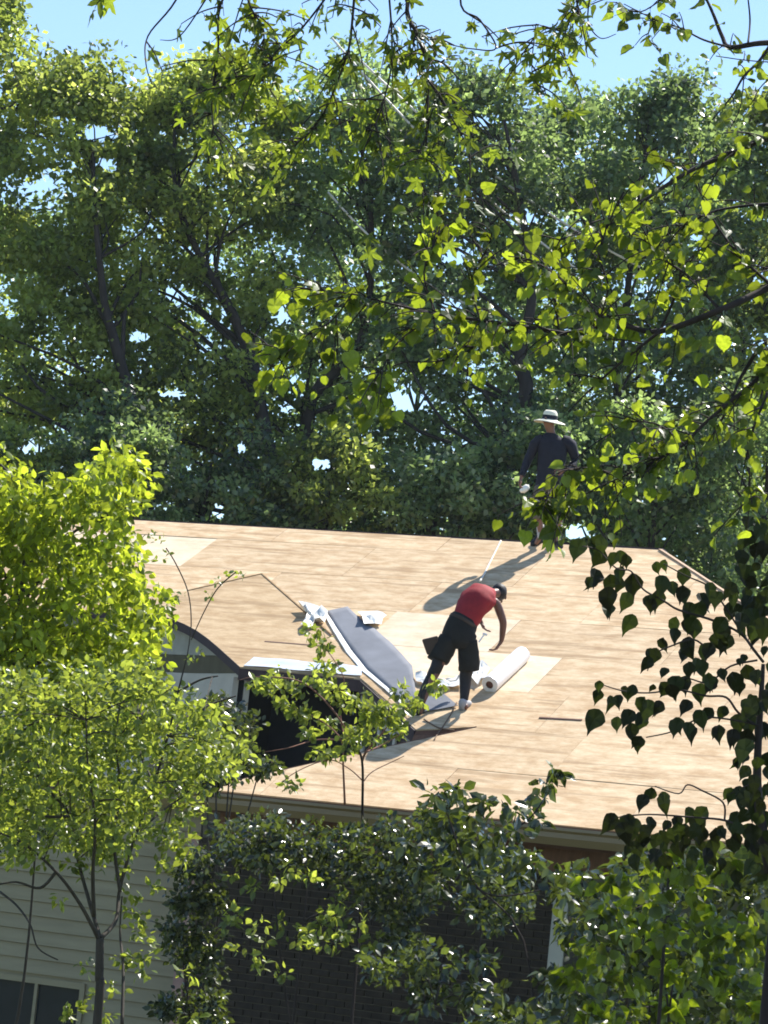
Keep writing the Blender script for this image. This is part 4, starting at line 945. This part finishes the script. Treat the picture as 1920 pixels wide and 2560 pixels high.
mb.build('branches', M_redtwig, mid, smooth=True, kind='stuff')
cc = [(620, 1695), (650, 1700), (690, 1700), (720, 1690), (750, 1715), (780, 1740), (800, 1720), (830, 1700), (860, 1720), (890, 1750), (840, 1760), (870, 1790), (900, 1800), (930, 1790), (960, 1790), (990, 1770), (1020, 1760), (1045, 1750), (1000, 1800), (960, 1830), (920, 1840), (880, 1830), (850, 1850), (820, 1870), (760, 1860), (730, 1790), (740, 1760), (760, 1800), (700, 1760), (790, 1820), (820, 1800), (830, 1660), (800, 1620), (780, 1590), (720, 1985),
      (990, 1840), (940, 1760), (860, 1900), (1010, 1720), (1085, 1720), (930, 1870), (780, 1880)]
cen = np.array([at(x, y, 26 + rng.uniform(-.5, .5)) for x, y in cc]); cen = cen + rng.normal(0, .05, cen.shape)
p, d, nm, s = clumps(cen, rng.uniform(.07, .15, len(cen)), 30, .072, .45, -.4); foliage('crown', p, d, nm, s, 'oval', L_sap, mid)
# dark bushes in the courtyard and between
def bush(name, poly, n, d0, d1, rc, per, ls, mat, label, cat='bush', kind='oval', nobj=300, gnd=True, up=.45, dr=-.3, twig=M_bark3, nst=6):
    cen = poly_points(poly, n, d0, d1); b0 = V(cen.mean(0)); b0.z = 0; t_ = empty(name, b0, label, cat); mb = MB()
    lowc = [V(c) for c in cen]
    for k in range(nst):
        f = b0 + V((rng.uniform(-.15, .15), rng.uniform(-.15, .15), 0)); c = lowc[rng.integers(len(lowc))]; l = branch(mb, [f, f.lerp(c, .5) + V(rng.normal(0, .1, 3)), c], .02, .006, 6, 6)
        for c2 in sorted(lowc, key=lambda q: (q - c).length)[:max(6, n // 9)]:
            s_ = min(l, key=lambda q: (q - c2).length + .5 * max(0, q.z - c2.z)); branch(mb, [s_, s_.lerp(c2, .5) + zz * .04, c2], .006, .002, 4, 2)
    mb.build('stems', twig, t_, smooth=True, kind='stuff')
    p, d, nm, s = clumps(cen, rng.uniform(rc[0], rc[1], n), per, ls, up, dr); foliage('foliage', p, d, nm, s, kind, mat, t_, nobj); return t_
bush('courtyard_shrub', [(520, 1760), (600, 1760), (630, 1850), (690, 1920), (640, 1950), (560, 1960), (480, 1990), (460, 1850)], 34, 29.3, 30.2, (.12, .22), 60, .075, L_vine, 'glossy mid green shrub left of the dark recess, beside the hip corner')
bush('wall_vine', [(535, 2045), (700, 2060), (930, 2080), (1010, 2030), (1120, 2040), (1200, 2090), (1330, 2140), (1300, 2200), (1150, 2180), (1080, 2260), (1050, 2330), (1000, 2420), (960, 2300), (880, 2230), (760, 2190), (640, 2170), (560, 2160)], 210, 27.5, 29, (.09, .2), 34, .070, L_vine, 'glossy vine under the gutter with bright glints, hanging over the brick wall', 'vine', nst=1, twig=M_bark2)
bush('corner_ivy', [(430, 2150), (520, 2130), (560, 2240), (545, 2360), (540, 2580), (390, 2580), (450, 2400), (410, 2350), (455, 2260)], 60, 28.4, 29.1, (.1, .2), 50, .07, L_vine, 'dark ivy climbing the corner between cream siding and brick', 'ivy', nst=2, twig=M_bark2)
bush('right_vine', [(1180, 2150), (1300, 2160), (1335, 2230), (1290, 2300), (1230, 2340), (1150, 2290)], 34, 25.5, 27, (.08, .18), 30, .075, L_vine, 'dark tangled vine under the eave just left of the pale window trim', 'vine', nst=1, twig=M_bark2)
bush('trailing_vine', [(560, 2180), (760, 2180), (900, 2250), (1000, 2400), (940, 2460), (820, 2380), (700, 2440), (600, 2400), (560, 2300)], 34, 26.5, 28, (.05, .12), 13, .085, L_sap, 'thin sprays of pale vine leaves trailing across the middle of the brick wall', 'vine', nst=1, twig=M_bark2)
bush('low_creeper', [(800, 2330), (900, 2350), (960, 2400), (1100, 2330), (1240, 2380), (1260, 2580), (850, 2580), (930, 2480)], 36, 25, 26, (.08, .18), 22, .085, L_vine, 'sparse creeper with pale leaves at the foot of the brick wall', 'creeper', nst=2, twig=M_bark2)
bush('broad_leaf_shrub', [(1430, 2230), (1500, 2200), (1640, 2170), (1780, 2150), (1980, 2150), (1980, 2600), (1420, 2600), (1400, 2420)], 56, 13.0, 15.2, (.07, .16), 18, .062, L_shrub, 'backlit broad leaved shrub filling the lower right corner', 'shrub', kind='heart', dr=-.6, up=.1, twig=M_bark2, nst=3)
bush('tangled_shrub', [(1400, 2180), (1560, 2150), (1700, 2160), (1980, 2170), (1980, 2600), (1120, 2600), (1180, 2500), (1330, 2560), (1420, 2440)], 150, 17.5, 19.5, (.08, .22), 34, .075, L_vine, 'dark tangled shrub deep behind the glowing leaves at lower right', 'shrub', nst=2, twig=M_bark2)
bush('left_undergrowth', [(-100, 1880), (60, 1900), (160, 1990), (200, 2060), (120, 2110), (-100, 2130)], 40, 22, 23.5, (.15, .25), 50, .07, L_vine, 'shaded green undergrowth at the left edge above the siding', 'shrub', nst=1)

# twig with leaves across the eave, middle
tw_ = at(1420, 2500, 19); tw_.z = 0
eb = empty('eave_shrub', tw_, 'shrub with long drooping dark leaves reaching up over the gutter at centre', 'shrub')
mb = MB(); BR = [branch(mb, [tw_, at(1330, 2450, 19), at(1180, 2200, 19), at(1120, 2040, 19), at(1095, 1985, 19)], .009, .004), branch(mb, [at(1140, 2200, 19), at(1230, 2110, 19), at(1330, 2040, 19), at(1390, 1940, 19)], .010, .003), branch(mb, [at(1140, 2180, 19), at(1240, 2240, 19), at(1420, 2210, 19)], .008, .003)]
mb.build('stems', M_bark2, eb, smooth=True, kind='stuff')
cc = [(1080, 1985), (1100, 1990), (1130, 1975), (1150, 1985), (1090, 2030), (1120, 2050), (1150, 2030), (1180, 2040), (1210, 2010), (1250, 2015), (1280, 2030), (1320, 2020), (1350, 1990), (1370, 1965), (1390, 1930), (1340, 2060), (1290, 2080), (1240, 2080), (1200, 2090), (1160, 2090), (1120, 2110), (1080, 2120), (1140, 2150), (1190, 2140), (1240, 2130), (1290, 2150), (1330, 2160), (1380, 2180), (1420, 2190), (1050, 2170), (1100, 2210), (1180, 2200), (1020, 2110)]
cen = np.array([at(x, y, 19 + rng.uniform(-.4, .4)) for x, y in cc]); p, d, nm, s = clumps(cen, rng.uniform(.05, .11, len(cen)), 16, .085, .35, -.5); foliage('foliage', p, d, nm, s, 'oval', L_vine, eb)

# ------------------------------------------------------------------ tree in front, right, leaves coloured dark for shade
DD = 11.0
db = at(1890, 2700, DD); db.z = 0
dk = empty('dark_leaf_tree', db, 'young tree with purplish green leaves coloured dark for shade, standing close at the right edge', 'tree')
mb = MB(); tk = branch(mb, [db, at(1935, 2350, DD), at(1925, 2180, DD), at(1903, 2060, DD), at(1893, 1960, DD), at(1896, 1850, DD), at(1903, 1740, DD), at(1908, 1660, DD)], .03, .007, 8); mb.build('trunk', M_bark2, dk, smooth=True)
cr_ = lambda x, y: (1400 + x / 2.698, 1280 + y / 2.698)
mb = MB()
for pts, r in (([(1370, 1010), (1300, 920), (1240, 840), (1150, 780), (1000, 720), (800, 660), (700, 600), (560, 520), (480, 400), (380, 380), (260, 260), (150, 230)], .006), ([(1310, 1430), (1200, 1350), (1120, 1250), (980, 1240), (800, 1200), (600, 1220), (440, 1210), (300, 1170)], .005), ([(1340, 1440), (1150, 1400), (950, 1390), (760, 1480), (580, 1520)], .004),
               ([(1330, 1000), (1150, 1040), (1000, 1150), (840, 1120), (700, 1180)], .004), ([(1000, 930), (900, 860), (760, 900), (640, 960), (590, 1070)], .004), ([(1110, 2080), (1100, 1960), (960, 1880), (860, 1840), (800, 1900), (640, 1850)], .004), ([(1390, 2300), (1250, 2150), (1110, 2080), (900, 2060), (600, 2040), (380, 2060)], .006),
               ([(1345, 1800), (1250, 1850), (1150, 1900)], .003), ([(1240, 840), (1100, 620), (1000, 500), (850, 430), (700, 350)], .004)):
    l = branch(mb, [at(*cr_(*q), DD + rng.uniform(-.06, .06)) for q in pts], r, .0022, 6)
mb.build('branches', M_bark2, dk, smooth=True, kind='stuff')
LP = [(150, 225, 110), (200, 215, 90), (270, 205, 100), (300, 290, 110), (260, 420, 110), (230, 470, 80), (330, 470, 110), (340, 560, 120), (320, 650, 90), (400, 300, 80), (440, 320, 70), (490, 450, 120), (400, 400, 80), (460, 590, 110), (480, 740, 120), (400, 480, 80), (640, 370, 70), (700, 345, 70), (700, 460, 100), (650, 560, 110), (590, 600, 80), (650, 620, 80), (850, 410, 90), (820, 540, 90), (760, 500, 80), (880, 650, 120), (930, 590, 110), (970, 640, 120), (1020, 510, 90), (1080, 560, 90), (780, 740, 90), (780, 810, 80), (850, 740, 100), (930, 760, 100), (850, 880, 110), (880, 960, 120), (930, 1030, 90), (880, 1040, 90), (700, 890, 100), (640, 950, 90), (610, 1020, 90), (1050, 860, 120), (1140, 860, 100), (1010, 920, 100), (1150, 650, 110), (1130, 760, 110), (1080, 800, 90), (1250, 640, 120), (1300, 700, 120), (1350, 620, 120), (1300, 820, 110), (1370, 760, 120), (1230, 720, 110), (1390, 930, 60),
      (270, 1170, 60), (265, 1240, 90), (265, 1390, 130), (340, 1270, 90), (390, 1260, 80), (430, 1205, 80), (500, 1200, 80), (500, 1390, 110), (400, 1420, 80), (570, 1390, 100), (490, 1460, 90), (540, 1550, 80), (570, 1280, 90), (620, 1300, 100), (680, 1300, 80), (620, 1180, 50), (870, 1310, 90), (790, 1420, 90), (860, 1460, 90), (730, 1190, 90), (790, 1150, 110), (860, 1140, 110), (940, 1200, 110), (990, 1120, 80), (1040, 1150, 90), (1170, 1130, 110), (1200, 1170, 100), (1080, 1080, 60), (720, 1080, 70), (970, 1380, 90), (1040, 1350, 90), (1110, 1340, 80), (1070, 1470, 90), (1200, 1400, 110), (1260, 1400, 120), (1180, 1490, 90), (1280, 1500, 110), (1290, 1600, 130), (1250, 1640, 80), (1210, 1680, 70), (1340, 1690, 90), (1270, 1290, 90), (1340, 1350, 100), (1390, 1240, 90), (1380, 1450, 100),
      (580, 1930, 80), (620, 1890, 90), (700, 1950, 110), (700, 1910, 80), (1160, 1900, 90), (1210, 1880, 80), (1270, 1940, 120), (1320, 1960, 110), (1150, 2100, 90), (1210, 2060, 80), (1350, 2060, 90), (370, 2070, 110), (410, 2130, 120), (460, 2080, 100), (520, 2110, 110), (480, 2170, 110), (600, 2080, 80), (790, 2090, 80), (880, 2030, 80), (920, 2090, 120), (990, 2040, 110), (960, 2150, 110), (860, 2150, 110), (1060, 2170, 100), (560, 2200, 100), (680, 2180, 100), (1300, 2140, 100), (1200, 1000, 50), (1240, 990, 50), (1390, 560, 80), (1200, 560, 80)]
pos = []; dr_ = []; nr_ = []; sz_ = []
for (x, y, s) in LP:
    for rep in range(1 if s > 100 else (2 if rng.random() < .45 else 1)):
        X, Y = cr_(x, y); p0 = at(X + rng.uniform(-5, 5) - 0, Y - s / 2.698 * .42 + rng.uniform(-4, 4), DD + rng.uniform(-.22, .22)); pos.append(p0)
        dr_.append((rng.uniform(-.55, .45), rng.uniform(-.5, .5), -1)); nr_.append((rng.uniform(-.6, .6), -1 + rng.uniform(-.2, .6), rng.uniform(-.2, .5))); sz_.append(s / 2.698 * DD / F * rng.uniform(.95, 1.2))
# denser dark foliage along the right edge and below the eave
for poly, n in (([(1850, 1290), (1940, 1250), (1940, 1620), (1890, 1600), (1840, 1560), (1830, 1480)], 40), ([(1860, 1650), (1940, 1640), (1940, 2150), (1880, 2120), (1850, 1950)], 46), ([(1560, 2060), (1700, 2040), (1930, 2060), (1930, 2200), (1700, 2160), (1540, 2130)], 46)):
    q = poly_points(poly, n, DD - .3, DD + .4); pos += [V(a) for a in q]
    for _ in range(n): dr_.append((rng.uniform(-.6, .6), rng.uniform(-.5, .5), -1)); nr_.append((rng.uniform(-.8, .8), -1, rng.uniform(-.3, .6))); sz_.append(rng.uniform(.035, .062))
foliage('crown', [tuple(p) for p in pos], dr_, nr_, np.array(sz_) * 1.3, 'ovate', L_dark, dk)

# ------------------------------------------------------------------ overhanging trees in front
def leafy_branches(mb, specs, depth, leaves, kind, lsz, twn, seed, spread=.10, hang=-.6, tl_=(.06, .2)):
    """branches from pixel polylines; side twigs with alternate leaves"""
    rs = np.random.default_rng(seed)
    for sp_ in specs:
        pts, r0, r1, dens = sp_[:4]; dd = sp_[4] if len(sp_) > 4 else 0
        n_ = len(pts); P3 = [at(x, y, depth + dd + rs.uniform(-.08, .08)) for x, y in pts]; l = branch(mb, P3, r0, r1, 6, 6)
        L = sum((a - b).length for a, b in zip(l[1:], l[:-1])); m_ = int(L * dens * twn)
        for _ in range(m_):
            i = rs.integers(2, len(l) - 1) if dens < 9 else rs.integers(0, len(l) - 1); a = l[i]; t = (l[i] - l[i - 1]).normalized() if i else (l[1] - l[0]).normalized()
            dv = V(tuple(rs.normal(0, 1, 3))); dv = (t * .8 + dv * .7 + V((0, 0, -.12))).normalized(); ln = rs.uniform(*tl_)
            end = a + dv * ln; midp = a + dv * ln * .5 + V((0, 0, .01)); tw = smooth_line([a, midp, end], 3); mb.tube(tw, [.0028, .0026, .0024, .0022, .002, .0017, .0015], 4, cap=False)
            nl = max(2, int(ln / .035))
            for k in range(nl):
                q = tw[min(len(tw) - 1, 1 + int(k / nl * (len(tw) - 1)))] if k < nl - 1 else end
                out = V((rs.normal(0, .6), rs.normal(0, .6), hang + rs.normal(0, .35))); pet = q + out.normalized() * lsz * .3
                mb.tube([q, pet], .0011, 3, cap=False)
                leaves.append((pet, out + dv * .3, V((rs.normal(0, .8), -.45 + rs.normal(0, .7), .35 + rs.normal(0, .6))), lsz * rs.uniform(.55, 1.3)))
def finish(leaves, kind, mat, par, nobj=300):
    pj = project([tuple(a[0]) for a in leaves]); leaves = [a for a, q in zip(leaves, pj) if ((q[0] - 1368) / 66) ** 2 + ((q[1] - 1095) / 78) ** 2 > 1]
    foliage('crown', [tuple(a[0]) for a in leaves], [tuple(a[1]) for a in leaves], [tuple(a[2]) for a in leaves], np.array([a[3] for a in leaves]), kind, mat, par, nobj)
# heart leaved tree, trunk out of the frame to the right
RD = 10.0
rbx = at(2350, 1500, RD); rbx.z = 0
rd = empty('heart_leaf_tree', rbx, 'heart leaved tree reaching in from the right with long dark branches and glowing leaves', 'tree')
hub = [at(2350, 1500, RD), at(2300, 1000, RD), at(2250, 500, RD)]
mb = MB(); branch(mb, [rbx, hub[0], hub[1], hub[2]], .11, .04, 10); mb.build('trunk', M_bark2, rd, smooth=True)
mb = MB(); LV = []
specs = [([(2300, 560), (2080, 640), (1930, 715), (1800, 775), (1650, 828), (1560, 815), (1490, 822), (1400, 835)], .014, .007, 4), ([(1410, 834), (1300, 815), (1200, 800), (1090, 785), (980, 760), (880, 735), (750, 722)], .008, .002, 7),
         ([(1650, 828), (1560, 900), (1480, 970), (1420, 1030)], .006, .002, 3), ([(2300, 900), (2100, 820), (1930, 850), (1860, 930), (1820, 1020), (1780, 1090)], .012, .003, 3, .2), ([(2280, 1000), (1990, 880), (1880, 960), (1760, 1060), (1710, 1110), (1640, 1150), (1560, 1190), (1500, 1215)], .009, .002, 8),
         ([(2250, 500), (2050, 330), (1920, 345), (1840, 380), (1740, 420), (1640, 480), (1560, 540), (1490, 585)], .014, .003, 6, -.2), ([(1930, 510), (1860, 515), (1780, 530), (1700, 570), (1640, 600)], .006, .002, 6, .2), ([(1800, 775), (1720, 690), (1650, 640), (1600, 560)], .006, .002, 7), ([(1490, 822), (1440, 740), (1350, 660), (1270, 640)], .005, .002, 8),
         ([(1300, 815), (1200, 860), (1120, 900), (1000, 905)], .004, .0018, 8, .1), ([(1100, 785), (1000, 850), (950, 930), (900, 990)], .004, .0015, 9), ([(880, 735), (830, 800), (750, 850), (690, 900)], .003, .0015, 13), ([(1560, 1190), (1450, 1170), (1380, 1220), (1350, 1260)], .003, .0015, 13), ([(1500, 1215), (1440, 1250), (1390, 1290)], .003, .0015, 8), ([(1710, 1110), (1640, 1060), (1560, 1060), (1500, 1110)], .004, .0015, 7),
         ([(1930, 715), (1850, 640), (1790, 560), (1750, 480)], .006, .002, 6), ([(1650, 828), (1700, 700), (1690, 600), (1720, 500)], .006, .002, 7, .3), ([(1400, 835), (1380, 700), (1400, 600), (1480, 520)], .004, .002, 9, .3), ([(1490, 822), (1520, 720), (1500, 620), (1560, 480)], .004, .002, 9, -.3), ([(1920, 980), (1870, 1120), (1880, 1260)], .005, .002, 6, -.2),
         ([(1200, 800), (1180, 700), (1230, 580), (1180, 480)], .004, .002, 8, .2), ([(1090, 785), (1060, 680), (1100, 560), (1050, 470)], .004, .002, 8, .25)]
leafy_branches(mb, specs, RD, LV, 'heart', .045, 5.0, 21)
for (x, y) in ((710, 735), (760, 730), (800, 745), (850, 725), (690, 760), (740, 770), (820, 770), (880, 730), (700, 830), (730, 850), (680, 880), (715, 870), (740, 885), (755, 860), (665, 940), (700, 960), (870, 890), (890, 900), (1055, 795), (1190, 945), (900, 970), (930, 1010), (960, 1030), (950, 980), (900, 1030), (920, 1050), (980, 1050), (1400, 1270), (1370, 1285), (1390, 1255), (1440, 1190), (1480, 1180), (1450, 1240), (1740, 860), (1810, 850), (1700, 870), (1330, 600), (1380, 640), (1240, 830)):
    q = at(x, y - 12, RD + rng.uniform(-.1, .1)); LV.append((q, V((rng.normal(0, .3), rng.normal(0, .3), -1)), V((rng.normal(0, .35), -1, .2)), rng.uniform(.055, .072))); mb.tube([q, q + V((rng.uniform(-.02, .02), 0, .03))], .0012, 3, cap=False)
mb.build('branches', M_bark2, rd, smooth=True, kind='stuff'); finish(LV, 'heart', L_red, rd)
# star leaved tree overhead
SD = 9.0
sbx = at(2600, 900, SD); sbx.z = 0
sg = empty('star_leaf_tree', sbx, 'star leaved tree whose twigs hang down across the top of the picture', 'tree')
mb = MB(); branch(mb, [sbx, at(2600, 900, SD), at(2500, 100, SD), at(2300, -700, SD)], .13, .05, 10); mb.build('trunk', M_bark2, sg, smooth=True)
mb = MB(); LV = []
specs = [([(2400, -400), (1900, -420), (1400, -360), (1000, -260), (600, -160), (300, -90)], .030, .006, 5), ([(1100, -290), (1020, 0), (1040, 80), (1062, 140), (1070, 200), (1068, 300), (1064, 410)], .008, .0025, 7), ([(1065, 145), (1110, 160), (1150, 200)], .004, .002, 6), ([(900, -230), (880, 60), (860, 160), (800, 300), (740, 360)], .005, .002, 9), ([(700, -190), (560, -10), (545, 130), (530, 250), (535, 340)], .005, .002, 6),
         ([(500, -140), (440, 0), (370, 90), (365, 160), (380, 210)], .004, .0015, .6), ([(520, -10), (450, 90), (400, 100)], .003, .001, .8), ([(1200, -300), (1150, -10), (1200, 50), (1240, 120), (1180, 122), (1120, 110)], .004, .0015, 1.0), ([(1240, 120), (1300, 105), (1370, 115), (1420, 140)], .003, .0012, 2), ([(1800, -420), (1480, -40), (1440, 20), (1400, 70), (1340, 60)], .004, .0015, 5), ([(1480, -40), (1470, 50), (1500, 95), (1540, 85)], .003, .0012, 1),
         ([(950, -240), (980, 100), (960, 250), (920, 350)], .004, .002, 9), ([(1000, -260), (780, 40), (700, 120), (640, 180), (560, 220)], .004, .002, 9), ([(1070, 200), (1150, 330), (1180, 400)], .003, .002, 9), ([(1340, 60), (1330, 180), (1360, 230)], .002, .0015, 5), ([(600, -160), (620, 0), (660, 80), (640, 180)], .004, .002, 8)]
leafy_branches(mb, specs, SD, LV, 'lobed', .050, 4.2, 33, hang=-.7)
for (x, y) in ((555, 160), (560, 60), (610, 270), (690, 290), (740, 270), (500, 255), (540, 250), (640, 160), (580, 180), (730, 90), (700, 150), (900, 420), (925, 640), (920, 600), (900, 300), (1335, 195), (1430, 290), (1180, 360), (1290, 400), (250, 5), (280, 10), (640, 330), (1120, 620), (1010, 380), (820, 260), (870, 180), (1000, 150)):
    q = at(x, y - 20, SD + rng.uniform(-.1, .1)); LV.append((q, V((rng.normal(0, .35), rng.normal(0, .3), -1)), V((rng.normal(0, .35), -1, .2)), rng.uniform(.06, .08))); mb.tube([q, q + V((rng.uniform(-.02, .02), 0, .04))], .0012, 3, cap=False)
mb.build('branches', M_bark2, sg, smooth=True, kind='stuff'); finish(LV, 'lobed', L_star, sg)
# small leaved tree, upper right corner
CD = 12.0
cbx = at(2500, 1200, CD); cbx.z = 0
cg = empty('corner_tree', cbx, 'dark branch with small round leaves against the sky in the upper right corner', 'tree')
mb = MB(); branch(mb, [cbx, at(2450, 1200, CD), at(2300, 300, CD), at(2200, -200, CD)], .12, .05, 10); mb.build('trunk', M_bark2, cg, smooth=True)
mb = MB(); LV = []
specs = [([(2300, 300), (2100, 120), (1980, 108), (1900, 108), (1825, 118), (1805, 90), (1785, 40), (1765, -5), (1740, -60)], .016, .004, 2), ([(2000, -20), (1945, 80), (1900, 150), (1860, 190), (1830, 240), (1780, 300)], .009, .003, 5), ([(1870, 108), (1875, 50), (1868, -20)], .005, .003, 2), ([(1825, 118), (1760, 100), (1700, 70), (1640, 50), (1560, 10)], .005, .002, 11), ([(1765, -5), (1690, -20), (1600, 30), (1540, 5)], .004, .002, 10),
         ([(1640, 50), (1620, 90), (1640, 120)], .002, .0015, 10), ([(1980, 150), (1930, 155), (1860, 150), (1790, 140)], .003, .002, 2), ([(1940, 180), (1900, 220), (1880, 260)], .003, .002, 3), ([(1560, -20), (1440, 30), (1430, 80), (1380, 60)], .003, .0015, 8), ([(1860, 190), (1850, 270), (1820, 330)], .003, .002, 7)]
leafy_branches(mb, specs, CD, LV, 'heart', .050, 1.8, 55, hang=-.5, tl_=(.04, .12))
mb.build('branches', M_bark2, cg, smooth=True, kind='stuff'); finish(LV, 'heart', L_star, cg)
# ------------------------------------------------------------------ unseen tree added at right to shade the shrub, and the air
shb = V((3.4, 16.2, 0)); shd = empty('added_shade_tree', shb, 'unseen leafy tree added just beyond the right edge to shade the lower right shrub', 'tree')
mb = MB(); branch(mb, [shb, shb + zz * 3, shb + zz * 6 + V((-.2, 0, 0))], .09, .03, 8); mb.build('trunk', M_bark2, shd, smooth=True)
cen = np.stack([rng.uniform(2.35, 4.0, 20), rng.uniform(14.2, 17.6, 20), rng.uniform(4.6, 6.8, 20)], 1)
p, d, nm, s_ = clumps(cen, .38, 110, .12, .8, -.1); leaf_mesh('crown', p, d, nm, s_, 'quad', L_shrub, shd)
hz = bpy.data.materials.new('haze'); hz.use_nodes = True; t = hz.node_tree; t.nodes.clear()
vo = t.nodes.new('ShaderNodeOutputMaterial'); vp = t.nodes.new('ShaderNodeVolumePrincipled'); vp.inputs['Color'].default_value = (.82, .92, 1, 1)
vp.inputs['Density'].default_value = HAZE; vp.inputs['Anisotropy'].default_value = .3; t.links.new(vp.outputs[0], vo.inputs['Volume'])
mb = MB(); mb.box((0, 35, 11), (50, 0, 0), (0, 45, 0), (0, 0, 12)); h_ = mb.build('haze', hz); tag(h_, kind='stuff')
print('objects', len(bpy.data.objects), 'tris', sum(len(m.loop_triangles) if False else len(m.polygons) for m in bpy.data.meshes))
